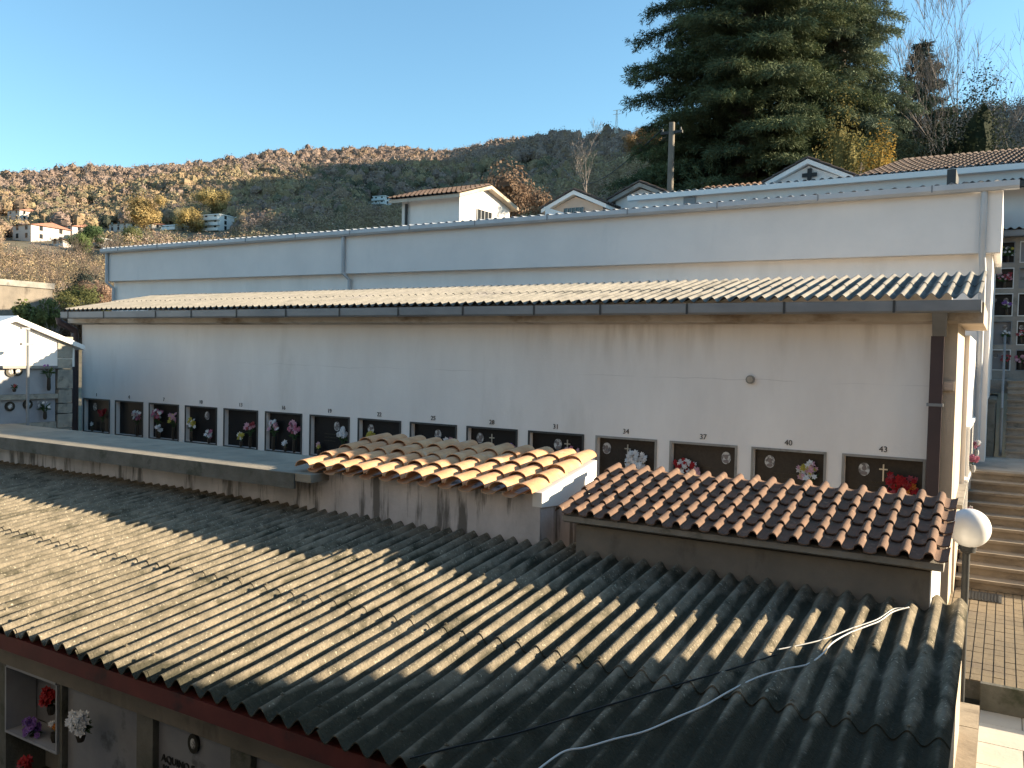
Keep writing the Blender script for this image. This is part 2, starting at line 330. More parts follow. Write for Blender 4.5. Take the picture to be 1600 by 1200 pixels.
# azimuth (deg, right of view axis), ridge elevation (deg above camera level), ridge distance
def pxaz(x): return math.degrees(math.atan((x-800)/F))
def pxel(x, y):
    d = ray(x, y); return math.degrees(math.atan2(d[2], math.hypot(d[0], d[1])))
SKY = [(-500, 300, 640), (0, 290, 640), (200, 275, 690), (400, 252, 740), (600, 240, 780), (700, 244, 760), (760, 232, 690), (860, 224, 600), (900, 220, 460), (1000, 210, 340), (1060, 212, 300), (1300, 205, 250), (1450, 196, 230), (1600, 178, 220)]
AZ = [pxaz(s[0]) for s in SKY]+[38, 46, 56, 70, 90]; EL = [pxel(s[0], s[1]) for s in SKY]+[20.6, 23.6, 22, 14, 9]; RR = [s[2] for s in SKY]+[450, 900, 900, 700, 600]
def hfield(x, y):
    r = math.hypot(x, y); u = x*RT[0]+y*RT[1]; v = x*FW[0]+y*FW[1]; az = math.degrees(math.atan2(u, v))
    if abs(az) > 90: az = math.copysign(90, az)
    e = np.interp(az, AZ, EL); R_ = np.interp(az, AZ, RR)
    zr = R_*math.tan(math.radians(e)); z0 = -4.3
    rs = 34.
    if r < rs: z = z0
    else:
        t = (r-rs)/(R_-rs)
        if t < 1: z = z0+(zr-z0)*(t**float(np.interp(az, [33, 45], [1.35, 1.0])))
        else: z = zr-(t-1)*R_*.12
        k = min(1, max(0, (r-90)/200)); z += k*(9*noise.noise(Vector((x/110, y/110, 1.3)))+3.5*noise.noise(Vector((x/38, y/38, 7.3))))*(1 if t < 1 else .3)
    return z
def terrain():
    azs = np.concatenate([np.arange(-60, 60, .8), np.arange(60, 301, 6)]); rs = [0.01, 10, 20, 28, 34]+list(np.geomspace(38, 1400, 80))
    V = []; Fc = []
    n = len(azs)
    for r in rs:
        for a in azs:
            ar = math.radians(a); x = r*(RT[0]*math.sin(ar)+FW[0]*math.cos(ar)); y = r*(RT[1]*math.sin(ar)+FW[1]*math.cos(ar)); V.append((x, y, hfield(x, y)))
    for j in range(len(rs)-1):
        for i in range(n): Fc.append((j*n+i, (j+1)*n+i, (j+1)*n+(i+1) % n, j*n+(i+1) % n))
    mb = MB(); mb.v = V; mb.f = Fc; return mb
tag(obj('hill_ground', terrain(), M['ground'], smooth=True), kind='structure')

PAL = np.array([(.27, .185, .125), (.31, .215, .12), (.33, .25, .13), (.18, .165, .10), (.30, .215, .175), (.25, .175, .145), (.10, .105, .07)])*1.18; PAL = PAL*.78+PAL.mean(axis=1, keepdims=True)*np.array([[.25, .23, .19]])  # autumn tones, lightened and greyed in place of haze
def crowns(cen, rad, hgt, colr, per, qs, spread=.55, nr=.45, cv=.56):
    """leaf clumps: many small faces spread through every crown"""
    N = len(cen); T = N*per; idx = np.repeat(np.arange(N), per)
    d = rng.normal(size=(T, 3)); d /= np.linalg.norm(d, axis=1)[:, None]; q = rng.random(T)**spread
    # lumps
    lump = 1+.22*np.sin(d[:, 0]*5+idx)*np.sin(d[:, 1]*6+idx*1.7)+.15*np.sin(d[:, 2]*7+idx*.3)
    p = cen[idx]+d*(q*lump)[:, None]*np.stack([rad[idx], rad[idx], hgt[idx]], 1)
    nrm = d+rng.normal(size=(T, 3))*nr; nrm /= np.linalg.norm(nrm, axis=1)[:, None]
    a = np.cross(nrm, rng.normal(size=(T, 3))); a /= np.linalg.norm(a, axis=1)[:, None]; b = np.cross(nrm, a)
    s = (qs*rad[idx]*(.6+.8*rng.random(T)))[:, None]; k = (.5+.5*rng.random(T))[:, None]
    V = np.stack([p-a*s, p-b*s*k, p+a*s*.9, p+b*s*k], 1)
    c = colr[idx]*(1-cv/2+cv*rng.random(T))[:, None]
    return V, c
def ground_hit(px, py, r0=60, r1=900):
    d = ray(px, py); d = d/math.hypot(d[0], d[1]); r = r0
    while r < r1:
        if d[2]*r <= hfield(d[0]*r, d[1]*r): return d*r
        r += 1.5
    return d*r1
HB = []
for a_, b_, c_, d_ in ((0, 42, 324, 345), (2, 66, 344, 378), (82, 124, 348, 374), (48, 78, 350, 366), (218, 244, 347, 358), (156, 214, 345, 362), (284, 362, 337, 363), (143, 165, 374, 386), (72, 108, 371, 384), (248, 286, 353, 360), (578, 606, 307, 320)):
    g_ = ground_hit((a_+b_)/2, d_); HB.append((a_, b_, c_, d_, math.hypot(g_[0], g_[1])))
def cores(cen, rad, hgt, colr, k=.86):
    nu, nv = 8, 5; N = len(cen); th = np.linspace(.12, math.pi-.12, nv+1); ph = np.arange(nu)*2*math.pi/nu
    g = np.stack([np.sin(th)[:, None]*np.cos(ph)[None], np.sin(th)[:, None]*np.sin(ph)[None], np.repeat(np.cos(th)[:, None], nu, 1)], 2)
    G = g[None]*(1+.16*rng.normal(size=(N, nv+1, nu, 1)))*k; P_ = cen[:, None, None, :]+G*np.stack([rad, rad, hgt], 1)[:, None, None, :]
    q = [np.stack([P_[:, j, i], P_[:, j+1, i], P_[:, j+1, (i+1) % nu], P_[:, j, (i+1) % nu]], 1) for j in range(nv) for i in range(nu)]
    return np.concatenate(q), np.tile(colr*.8, (nu*nv, 1))
def woodland():
    cen = []; rad = []; hg = []; cc = []
    tries = 0; ok = 0
    for _ in range(112000):
        az = random.uniform(-36, 37); r = math.sqrt(random.uniform(48**2, 860**2)) if _ % 4 else random.uniform(48, 300)
        ar = math.radians(az); x = r*(RT[0]*math.sin(ar)+FW[0]*math.cos(ar)); y = r*(RT[1]*math.sin(ar)+FW[1]*math.cos(ar))
        R_ = np.interp(az, AZ, RR)
        if r > R_*1.04: continue
        dens = noise.noise(Vector((x/30, y/30, 2)))
        keep = .30+.3*dens
        if random.random() > keep: continue
        z = hfield(x, y); pr = proj((x, y, z+4))
        if pr[1] > 480 or pr[0] < -60 or pr[0] > 1660: continue
        if pr[0] > 880 and pr[0] < 1650 and r > R_*1.0: continue
        s = random.uniform(2.2, 4.4)*(1 if r > 400 else .75 if r > 200 else .5); sp_ = s*1.1/r*F; pc = proj((x, y, z+s*1.1))
        if any(a_-sp_ < pc[0] < b_+sp_ and c_-2 < pc[1]+sp_*1.2 and pc[1]-sp_*1.3 < d_-5 and r < rr_+14 for (a_, b_, c_, d_, rr_) in HB):
            if r < 150 or any(a_-2 < pr[0] < b_+2 and pr[1] < d_+1 and r < rr_+14 for (a_, b_, c_, d_, rr_) in HB): continue
            s = random.uniform(1., 1.6)
        g = noise.noise(Vector((x/90, y/90, 9)))+.45*random.uniform(-1, 1)
        top = r/R_
        if top > .8: col = PAL[random.choice([4, 5, 4, 0])]
        elif g > .12: col = PAL[random.choice([1, 2, 2, 0])]
        elif g > -.1: col = PAL[random.choice([0, 1, 4, 3])]
        elif g > -.3: col = PAL[random.choice([3, 0, 5, 3])]
        else: col = PAL[random.choice([4, 5, 6])]
        cen.append((x, y, z+s*1.1)); rad.append(s); hg.append(s*random.uniform(1., 1.35)); cc.append(col*random.uniform(.85, 1.15))
    print('woodland crowns', len(cen))
    cen, rad, hg, cc = map(np.array, (cen, rad, hg, cc)); dist = np.hypot(cen[:, 0], cen[:, 1]); n_ = dist < 260
    V, c = crowns(cen[~n_], rad[~n_], hg[~n_], cc[~n_], 130, .11, .14, .4, .3); V2, c2 = crowns(cen[n_], rad[n_], hg[n_], cc[n_], 260, .07, .3, .3, .4); V3, c3 = cores(cen[~n_], rad[~n_], hg[~n_], cc[~n_], .74); V = np.concatenate([V, V2, V3]); c = np.concatenate([c, c2, c3])
    o = quadobj('woodland', V, M['leafcol'], col=c); tag(o, kind='stuff'); o['label'] = 'autumn woodland of brown, golden and bare trees covering the hillside'; o['category'] = 'woodland'
woodland()

# ------------------------------------------------------------ distances of the big blocks
Y1 = 12.78; YE1 = 12.25; Y2 = 18.46; NS = .1045
def near(xy): return (xy[0]*1.09, xy[1]*1.09)

# ------------------------------------------------------------ paving, walkway and stairs
fl = MB(); fl.box(-24, -.9, 9.3, 18.4, -4.2, -4.05); struct('walkway_floor', fl, M['conc'])
def tiles(x0, x1, y0, y1, z, tx, ty, m, gm, name, bricky=False):
    b = MB(); b.box(x0, x1, y0, y1, z-.2, z-.012); struct(name+'_bed', b, gm)
    t = MB(); y = y0; r = 0
    while y < y1-.01:
        x = x0-(tx*.5 if (bricky and r % 2) else 0)
        while x < x1-.01:
            a = max(x, x0)+.006; c = min(x+tx, x1)-.006
            if c > a+.02: t.box(a, c, y+.006, min(y+ty, y1)-.006, z-.03, z+random.uniform(-.002, .002))
            x += tx
        y += ty; r += 1
    return struct(name, t, m)
FZ = -3.27
tiles(-.62, 6, 9.92, 14.0, FZ, .105, .2, M['paving'], M['conc_dark'], 'paved_terrace')
tiles(-.1, 6, 5.0, 9.85, FZ-.27, .75, .5, M['paving_pale'], M['conc'], 'lower_path', True)
rs = MB(); rs.box(-.1, 6, 9.85, 9.918, FZ-.5, FZ+.004); struct('terrace_kerb', rs, M['conc_dark'])
# grate
gt = thing('drain_grate', 'dark rectangular drain cover on the tan paving below the steps', 'drain cover', (PZ(1535, 932, FZ)[0], PZ(1535, 932, FZ)[1], FZ))
a = PZ(1507, 923, FZ); b = PZ(1565, 943, FZ); g = MB(); g.box(a[0], b[0], b[1]-.02, a[1]+.02, FZ-.01, FZ+.012)
obj('cover_plate', g, M['dark_grey'], gt)
g = MB(); x = a[0]+.02
while x < b[0]-.02: g.box(x, x+.012, b[1], a[1], FZ+.013, FZ+.02); x += .04
obj('bars', g, M['black'], gt)

def flight(name, label, x0, x1, ya, za, yb, zb, n, m):
    t = thing(name, label, 'staircase', ((x0+x1)/2, ya, za)); rise = (zb-za)/n; run = (yb-ya)/n
    for i in range(n):
        s_ = MB(); zz = za+rise*(i+1); y = ya+run*i
        s_.box(x0+.02, x1, y+.03, yb+.0+.001*i, zz-rise-.002, zz-.045); obj('riser', s_, m, t)
        k = MB(); k.box(x0+random.uniform(-.01, .01), x1, y, y+run+.05, zz-.043, zz); obj('tread', k, M['step'], t)
    return t
flight('stone_staircase', 'lower flight of worn travertine steps above the tan paving', -.52, 6, 14.0, FZ, 17.0, -1.82, 10, M['step'])
l = MB(); l.box(-.9, 6, 17.005, 19.6, -2.1, -1.825); struct('stair_landing', l, M['conc'])
flight('stone_staircase', 'upper flight of shaded steps leading to the wall of stacked niches', .06, 6, 19.6, -1.82, 22.4, -.3, 11, M['conc'])
l = MB(); l.box(-3, 6, 22.45, 24, -.6, -.3); struct('upper_terrace_floor', l, M['conc'])
# sloping side wall of lower stair
t = thing('stair_side_wall', 'low sloping wall with stone coping beside the lower steps', 'wall', (-.6, 15, -3.2))
mb = MB(); mb.prism([(13.6, -4), (17.0, -4), (17.0, -1.72), (13.6, -2.05)], 0, -.62, -.53); obj('wall_body', mb, M['beige'], t)
mb = MB(); mb.prism([(13.55, -2.05), (17.05, -1.716), (17.05, -1.65), (13.55, -1.985)], 0, -.68, -.45); obj('coping', mb, M['conc'], t)
# parapet beside near roof, on the right
a = PY(1495, 1095, 8.95); b = PY(1528, 1100, 8.95)
t = thing('parapet_wall', 'low tan stone parapet running along the edge of the near roof', 'wall', (float(a[0])+.1, 8, -4))
mb = MB(); mb.box(a[0]-.12, b[0]-.01, 5.2, 8.93, -4.2, a[2]-.06); obj('wall_body', mb, M['beige'], t)
y = 5.2; 
while y < 8.9:
    y2 = min(y+1.05, 8.95); k = MB(); k.box(a[0], b[0]+.015, y+.008, y2-.006, a[2]-.058, a[2]); obj('coping_stone', k, M['step'], t); y = y2

# ------------------------------------------------------------ burial wall building 1
def col_x(px, py=600): return float(PY(px, py, Y1)[0])
XL1 = float(PY(128, 560, Y1)[0]); XR1 = col_x(1494); XC1 = col_x(1471)
PLASTER1 = M['wall1']
B1 = thing('niche_building', 'long white burial building with a row of dark niches and corrugated roof', 'building', (-10, Y1, -4.05))
NW = 1.015; X0N = -15.736*.9*1.42; DN = (1.517*-.9*1.42-X0N)/14.; NT = -1.035*.9*1.42; NB = -1.655*.9*1.42
nx = [X0N+i*DN for i in range(15)]
holes = [(x, x+(.74 if i == 14 and False else NW-.0), NB, NT) for i, x in enumerate(nx)]
mb = MB(); ZT1 = .52*1.42
wall_with_holes(mb, XL1, XC1-.0, -4.2, ZT1, Y1, holes)
mb.box(XL1, XC1, Y1+.17, Y1+.3, -4.2, ZT1); mb.box(XL1, XL1+.12, Y1+.3, 14.6, -4.2, ZT1); mb.box(XL1+.121, XC1, 14.5, 14.6, -4.2, ZT1+.45)
obj('wall', mb, M['wall1'], B1)
mb = MB(); mb.box(XC1+.002, XR1, Y1-.05, Y1+2.2, -4.2, ZT1-.07); obj('corner_column', mb, M['beige'], B1)
mb = MB(); mb.prism([(Y1-.32, ZT1-.005), (Y1-.32, ZT1-.14), (Y1-.06, ZT1-.17), (Y1-.004, ZT1-.17), (Y1-.004, ZT1-.005)], 0, XL1-.1, XR1-.001); mb.box(XR1, XR1+.30, Y1-.32, Y1+2.4, ZT1-.17, ZT1+.1)
obj('cornice', mb, M['cornice'], B1)
# side wall with niches and pale frames, right hand end
xs_ = XR1+.07
mb = MB(); mb.box(xs_-.15, xs_, Y1+2.205, Y2-.2, -4.2, ZT1-.25); obj('side_wall', mb, M['panel'], B1)
# gutter
zg0, zg1 = .49*1.42, .60*1.42
gx0 = float(PY(98, 492, 12.2)[0]); gx1 = float(PY(1533, 480, 12.2)[0])
mb = MB(); mb.prism([(12.14, zg1), (12.15, zg0+.02), (12.17, zg0), (12.40, zg0), (12.42, zg0+.02), (12.42, zg1), (12.405, zg1), (12.40, zg0+.03), (12.17, zg0+.03), (12.155, zg1)], 0, gx0, gx1)
mb.box(gx1-.006, gx1+.004, 12.142, 12.42, zg0, zg1); mb.box(gx0-.004, gx0+.006, 12.142, 12.42, zg0, zg1)
gut = obj('gutter', mb, M['zinc'], B1)
x = gx0+.3
while x < gx1-.1: obj('joint_strap', MB().box(x, x+.03, 12.132, 12.139, zg0-.004, zg1+.004), M['dark_grey'], gut); x += random.choice([1.42, 1.42, 1.9, 1.2])
# downspouts
def pipe(parent, pts, r, m, name='downspout', n=12): return obj(name, MB().tube(pts, r, n), m, parent, smooth='auto')
dx = (col_x(1458)+col_x(1471))/2
dp = MB(); dp.box(dx-.085, dx+.075, Y1-.19, Y1-.052, -4.1, ZT1-.34); dpo = obj('downspout', dp, M['brown_pipe'], B1)
dp = MB(); dp.hexa([(dx-.07, Y1-.19, ZT1-.34), (dx+.09, Y1-.19, ZT1-.34), (dx+.09, Y1-.06, ZT1-.34), (dx-.07, Y1-.06, ZT1-.34)], [(dx-.06, 12.2, zg0+.002), (dx+.12, 12.2, zg0+.002), (dx+.12, 12.38, zg0+.002), (dx-.06, 12.38, zg0+.002)]); obj('outlet', dp, M['zinc'], dpo)
dp = MB(); dp.box(dx-.11, dx+.09, Y1-.2, Y1-.052, PY(1465, 632, Y1)[2]-.02, PY(1465, 632, Y1)[2]+.02); obj('clamp', dp, M['zinc'], dpo)
xl = XL1-.1
pipe(B1, [(xl-.1, 12.3, zg0+.02), (xl-.1, 12.3, zg0-.08), (xl, Y1-.12, ZT1-.33), (xl, Y1-.12, ZT1-.45), (xl, Y1-.12, -4)], .085, M['brown_pipe'])
pipe(B1, [(xl-.21, Y1-.02, ZT1-.3), (xl-.21, Y1-.02, -4)], .075, M['brown_pipe'])
# roof
rf = MB(); RX0 = gx0+.02; RX1 = float(PY(1530, 466, 12.25)[0]); xx = RX0; k = 0
ze = .615*1.42+.035
while xx < RX1-.3:
    x2 = min(xx+.182*6, RX1)
    if RX1-x2 < .4: x2 = RX1
    zo = .004*(k % 2)
    corrugated(rf, xx, x2+.03, 12.18+random.uniform(-.012, .012), ze+zo, 13.5, ze+zo+.20*1.32, pitch=.182, amp=.037, ny=4, phase=-RX1)
    corrugated(rf, xx, x2+.03, 13.38+random.uniform(-.012, .012), ze+.20*1.2+.012+zo, 14.75, ze+.20*2.57+.012+zo, pitch=.182, amp=.037, ny=4, phase=-RX1)
    xx = x2; k += 1
obj('roof', rf, M['fibre2'], B1, smooth='auto'); trough_moss_shade(M['fibre2'], -10.0, -RX1, .182, (.085, .08, .07), -.6, .3)  # valley shade painted into the pale sheets
# junction box on wall
c = PY(1173, 593, Y1); jb = thing('junction_box', 'small round grey junction box on the white wall', 'electrical box', (c[0], Y1, c[2]))
obj('box_body', MB().tube([(c[0], Y1-.002, c[2]), (c[0], Y1-.05, c[2])], .065, 14), M['conc'], jb, smooth='auto')
obj('box_lid', MB().tube([(c[0], Y1-.052, c[2]), (c[0], Y1-.062, c[2])], .045, 12), M['beige'], jb, smooth='auto')
c = PY(1482, 603, Y1); jb = thing('junction_box', 'square beige box fixed on the corner column', 'electrical box', (c[0], Y1-.05, c[2]))
obj('box_body', MB().box(c[0]-.07, c[0]+.07, Y1-.09, Y1-.052, c[2]-.065, c[2]+.065), M['beige'], jb)
obj('box_lid', MB().box(c[0]-.055, c[0]+.055, Y1-.098, Y1-.092, c[2]-.05, c[2]+.05), M['plaster_pink'], jb)

# niches
nums = [1+3*i for i in range(15)]
por = {14: [.25], 13: [.22], 12: [.84], 11: [.13], 10: [.5], 9: [.2], 8: [.55], 7: [.22], 6: [.62], 3: [.6], 0: [.3]}
crs = {14: .5, 11: .5, 10: .68, 9: .45}
for i, x in enumerate(nx):
    brown = i >= 11; nz = obj('niche', MB().box(x+.002, x+NW-.002, Y1+.10, Y1+.155, NB+.002, NT-.002), M['granite_brown' if brown else 'granite'], B1)
    f = MB(); a, b, c, d = x, x+NW, NB, NT; e = .035
    for (p, q, r_, s_) in ((a-e, b+e, d, d+e), (a-e, a, c, d), (b, b+e, c, d), (a-e, b+e, c-e, c)): f.box(p+.0005, q-.0005, Y1-.016, Y1+.09, r_+.0005, s_-.0005)
    obj('frame', f, M['conc'] if brown else M['dark_grey'], nz)
    if nums[i] > 1 or True: text_mesh('number', str(nums[i]), .115, (x+NW*.5, Y1-.006, NT+.095), M['letters'], nz)
    for u in por.get(i, []):
        px_ = x+NW*u; pz = NT-.18; o = MB(); o.tube([(px_, Y1+.098, pz), (px_, Y1+.085, pz)], .075, 18)
        for k in range(len(o.v)): o.v[k] = (o.v[k][0], o.v[k][1], pz+(o.v[k][2]-pz)*1.28)
        po = obj('portrait', o, M['portrait'], nz)
        o = MB(); o.sphere((px_, Y1+.085, pz+.015), .03, 10, 6, (1, .2, 1.25)); o.sphere((px_, Y1+.085, pz-.055), .045, 10, 6, (1, .15, .6)); obj('likeness', o, M['portrait_face'], po)
    if i in crs:
        cx = x+NW*crs[i]; cz = NT-.2; o = MB(); o.box(cx-.009, cx+.009, Y1+.085, Y1+.098, cz-.13, cz+.11); o.box(cx-.055, cx-.0095, Y1+.085, Y1+.098, cz+.03, cz+.048); o.box(cx+.0095, cx+.055, Y1+.085, Y1+.098, cz+.03, cz+.048); obj('cross', o, M['chrome'], nz)
    # engraved lines
    if i >= 6:
        o = MB()
        for r_ in range(3): o.box(x+.28, x+.28+random.uniform(.3, .42), Y1+.094, Y1+.099, NT-.36-.07*r_, NT-.345-.07*r_)
        obj('engraving', o, M['bronze'], nz)
B = [  # niche, u, colours, n, r, h, label
 (14, .72, ['red', 'rose', 'red'], 30, .20, .24, 'spray of dark red flowers in niche 43'), (14, .86, ['orange', 'red'], 8, .09, .20, 'small orange and red bunch at the right of niche 43'),
 (13, .80, ['palepink', 'yellow', 'white'], 26, .14, .34, 'pink, yellow and white bouquet in niche 40'),
 (12, .22, ['red', 'white', 'red'], 26, .16, .24, 'red and white bouquet in niche 37'), (12, .38, ['white', 'palepink'], 8, .07, .2, 'small pale bunch beside the red bouquet of niche 37'),
 (11, .70, ['white'], 30, .17, .28, 'all-white bouquet in niche 34'),
 (10, .82, ['pink', 'palepink'], 14, .12, .3, 'pink bunch at the right of niche 31'),
 (9, .88, ['violet', 'palepink'], 12, .09, .3, 'violet bunch in niche 28'),
 (8, .18, ['white'], 14, .11, .34, 'white bunch at the left of niche 25'), (8, .40, ['white', 'yellow'], 10, .08, .32, 'white bunch in the middle of niche 25'), (8, .85, ['white', 'palepink'], 16, .12, .38, 'white bunch at the right of niche 25'),
 (7, .28, ['yellow'], 14, .08, .42, 'bright yellow bunch in niche 22'), (7, .75, ['white', 'palepink'], 10, .09, .34, 'white bunch in niche 22'),
 (6, .84, ['white'], 20, .13, .42, 'white bunch hanging at the right of niche 19'), (6, .2, ['palepink', 'yellow'], 6, .05, .12, 'tiny pale bunch at the left of niche 19'),
 (5, .2, ['white', 'palepink'], 18, .13, .46, 'white bunch at the left of niche 16'), (5, .80, ['pink', 'palepink'], 24, .16, .42, 'large pink bunch at the right of niche 16'), (5, .55, ['white'], 5, .05, .1, 'tiny white bunch low in niche 16'),
 (4, .78, ['palepink', 'rose'], 12, .12, .38, 'faded pink bunch at the right of niche 13'), (4, .5, ['white', 'yellow'], 8, .08, .16, 'small cream bunch low in niche 13'),
 (3, .16, ['white', 'yellow'], 16, .13, .36, 'white and yellow bunch at the left of niche 10'), (3, .75, ['white', 'pink'], 10, .11, .13, 'white and pink bunch low in niche 10'),
 (2, .25, ['pink', 'rose', 'white'], 22, .15, .46, 'rose-pink bunch at the left of niche 7'), (2, .32, ['white'], 12, .09, .15, 'white bunch low in niche 7'), (2, .82, ['palepink', 'yellow'], 14, .13, .44, 'pale bunch at the right of niche 7'),
 (1, .78, ['white', 'pink'], 18, .13, .42, 'white and pink bunch in niche 4'),
 (0, .72, ['red'], 18, .13, .40, 'red bunch in niche 1'), (0, .3, ['white'], 4, .04, .12, 'tiny white bunch in niche 1')]
for i, u, cols, n_, r_, h_, lab in B:
    zz = NB+.002 if i < 11 or True else NB
    bouquet('flower_bouquet', lab, (nx[i]+NW*u, Y1+.02, zz), cols, int(n_*1.35), r_*1.05, h_+(.16 if i > 8 else .06), leaf=18, flat=.35, fr=.046)

# end-wall niches seen edge-on on the right
def side_niche(y0, y1, z0, z1, x, flowers):
    a = obj('niche', MB().box(x+.002, x+.02, y0, y1, z0, z1), M['granite'], B1)
    f = MB(); f.box(x+.002, x+.05, y0-.06, y0-.002, z0, z1); f.box(x+.002, x+.05, y1+.002, y1+.06, z0, z1); f.box(x+.002, x+.05, y0-.06, y1+.06, z1-.0, z1+.05); obj('frame', f, M['white'], a)
for k, z in enumerate((-1.0, -1.85, -2.7)):
    for j, y in enumerate((Y1+2.35, Y1+4.0)): side_niche(y, y+1.25, z-.75, z, xs_, 1)
for k, (y, z, cs) in enumerate(((Y1+2.6, -1.7, ['pink']), (Y1+4.6, -1.62, ['pink', 'white']), (Y1+2.6, -2.55, ['pink', 'white']), (Y1+4.6, -2.45, ['rose', 'pink']))):
    bouquet('flower_bouquet', ['pink bunch at the upper near niche of the end wall', 'pink and white bunch at the upper far niche of the end wall', 'pink and white bunch at the lower near niche of the end wall', 'dark pink bunch at the lower far niche of the end wall'][k], (xs_+.10, y, z), cs, 18, .07, .2, leaf=8, flat=.8, vase='vase_w')

# ------------------------------------------------------------ building 2 (behind)
B2 = thing('niche_building', 'larger white burial building rising behind, with two-tier wall and pale gutter', 'building', (-12, Y2, -4))
XL2 = float(PY(178, 440, Y2)[0]); XR2 = float(PY(1543, 600, Y2)[0]); XP2 = float(PY(1566, 340, Y2-.2)[0]); ZG2 = 3.33
mb = MB(); mb.box(XL2, XR2, Y2, Y2+6, -4.3, 2.5); obj('wall', mb, M['plaster'], B2)
mb = MB(); yl = Y2-.22; xq = float(PY(1535, 400, yl)[0])
mb.hexa([(XL2-.05, yl, 2.34), (xq, yl, 2.16), (xq, Y2-.002, 2.16), (XL2-.05, Y2-.002, 2.34)], [(XL2-.05, yl, ZG2), (xq, yl, ZG2), (xq, Y2-.002, ZG2), (XL2-.05, Y2-.002, ZG2)]); obj('upper_panel', mb, M['panel'], B2)
mb = MB(); xb = float(PY(1540, 388, yl)[0]); mb.box(xb, XP2, yl-.02, Y2+4, 2.16, ZG2); obj('end_beam', mb, M['plaster'], B2)
mb = MB(); g0, g1 = ZG2-.02, ZG2+.13; xg0 = float(PY(160, 393, yl-.1)[0]); xg1 = float(PY(1593, 295, yl-.1)[0])
mb.prism([(yl-.20, g1), (yl-.20, g0+.05), (yl-.16, g0), (yl-.03, g0), (yl-.02, g1), (yl-.035, g1), (yl-.045, g0+.02), (yl-.15, g0+.02), (yl-.185, g0+.06), (yl-.185, g1)], 0, xg0, xg1)
gu = obj('gutter', mb, M['zinc_light'], B2); x = xg0+1
while x < xg1: obj('joint_strap', MB().box(x, x+.025, yl-.21, yl-.203, g0+.02, g1+.01), M['zinc'], gu); x += 2.1
pipe(B2, [(XL2-.0, yl-.06, g0), (XL2-.0, yl-.06, 2.3), (XL2+.1, Y2-.08, 2.1), (XL2+.1, Y2-.08, -2)], .055, M['zinc_light'])
px2 = float(PY(538, 400, yl)[0]); pipe(B2, [(px2, yl-.06, g0), (px2, yl-.06, 2.28), (px2+.08, Y2-.08, 2.1), (px2+.08, Y2-.08, .5)], .055, M['zinc_light'])
px2 = float(PY(1537, 340, yl)[0]); pipe(B2, [(px2, yl-.065, g0), (px2, yl-.065, 2.1), (px2+.02, Y2-.08, 1.85), (px2+.02, Y2-.08, -1.8)], .06, M['zinc_light'])
rf = MB(); corrugated(rf, xg0-.05, xg1-.3, yl-.14, g1+.01, Y2+6, g1+.62, pitch=.25, amp=.035, ny=3, seg=8); obj('roof', rf, M['zinc_light'], B2, smooth='auto')

# ------------------------------------------------------------ near block: slab, sheds, foreground roof
SY0 = 7.74; SZ = -1.545; SY1 = 9.21; XS1 = float(PZ(470, 745, SZ)[0]); XS0 = -16.9
SL = thing('concrete_slab_block', 'long flat concrete slab roof with peeling wall below, beside the walkway', 'outbuilding', (-12, 8.2, -3))
mb = MB(); n_ = 40
pts = []
for i in range(n_):
    xa = XS0+(XS1-XS0)*i/n_; xb_ = XS0+(XS1-XS0)*(i+1)/n_; j0 = .012*noise.noise(Vector((xa*2, 0, 0))); j1 = .012*noise.noise(Vector((xb_*2, 0, 0)))
    pts.append((xa, xb_, j0, j1))
for xa, xb_, j0, j1 in pts:
    mb.hexa([(xa, SY0+j0, SZ-.10), (xb_, SY0+j1, SZ-.10), (xb_, SY1, SZ-.10), (xa, SY1, SZ-.10)], [(xa, SY0+j0, SZ), (xb_, SY0+j1, SZ), (xb_, SY1, SZ), (xa, SY1, SZ)])
obj('slab', mb, M['slab'], SL)
mb = MB(); mb.box(XS0, XS1-.28, SY0-.012, SY0+.02, SZ-.2, SZ-.006); obj('edge_strip', mb, M['conc_dark'], SL)
mb = MB(); mb.box(XS0+.1, XS1-.05, 8.1, 9.1, -3.5, SZ-.12); obj('wall', mb, M['plaster_old'], SL)

# foreground building with corrugated roof
NB_ = thing('tomb_building', 'low burial building with mossy corrugated fibre-cement roof in the foreground', 'building', (-6, 5, -4))
def zr(y): return -2.29*1.09+NS*(y-3.70*1.09)
YE = 4.03; YO = 5.71; YT = 8.2; RXN1 = float(PY(1505, 990, 7.6)[0]); RXN0 = -17
rf = MB(); xx = RXN1; k = 0; mid = [(YE, YO+.07), (YO, YT)]
while xx > RXN0:
    x2 = xx-.177*5
    for j, (ya, yb) in enumerate(mid):
        jz = random.uniform(-.003, .003)+.006*(k % 2)+.013*j; ja = random.uniform(-.02, .02)
        corrugated(rf, x2-.03, xx+.01, ya+ja, zr(ya+ja)+jz, yb, zr(yb)+jz+random.uniform(-.004, .004), pitch=.177, amp=.038, th=.009, ny=12, seg=14, phase=-RXN1+.05, wob=.009)
    xx = x2; k += 1
for (yy, row) in ((YE+.22, 0), (YO+.04, 1), (6.9, 1)):
    x = RXN1-.177*.5; k = 0
    while x > RXN0:
        k += 1
        if k % 2 == 0: xx_ = x+.177*.5-.05; zz_ = zr(yy)+.038+.012*row+.006; rf.tube([(xx_, yy, zz_-.004), (xx_, yy, zz_+.003)], .016, 8); rf.tube([(xx_, yy, zz_+.003), (xx_, yy, zz_+.010)], .007, 6)
        x -= .177
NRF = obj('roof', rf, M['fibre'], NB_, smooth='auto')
trough_moss_shade(M['fibre'], -6.0, -RXN1+.05, .177, (.036, .036, .024), grow=1.5)  # grow adds thick moss and painted shade at the lower right
mb = MB(); mb.prism([(YE+.02, zr(YE)-.06), (YE+.01, zr(YE)-.19), (YE+.13, zr(YE)-.21), (YE+.15, zr(YE)-.06)], 0, RXN0, RXN1); obj('gutter', mb, M['red_gutter'], NB_)
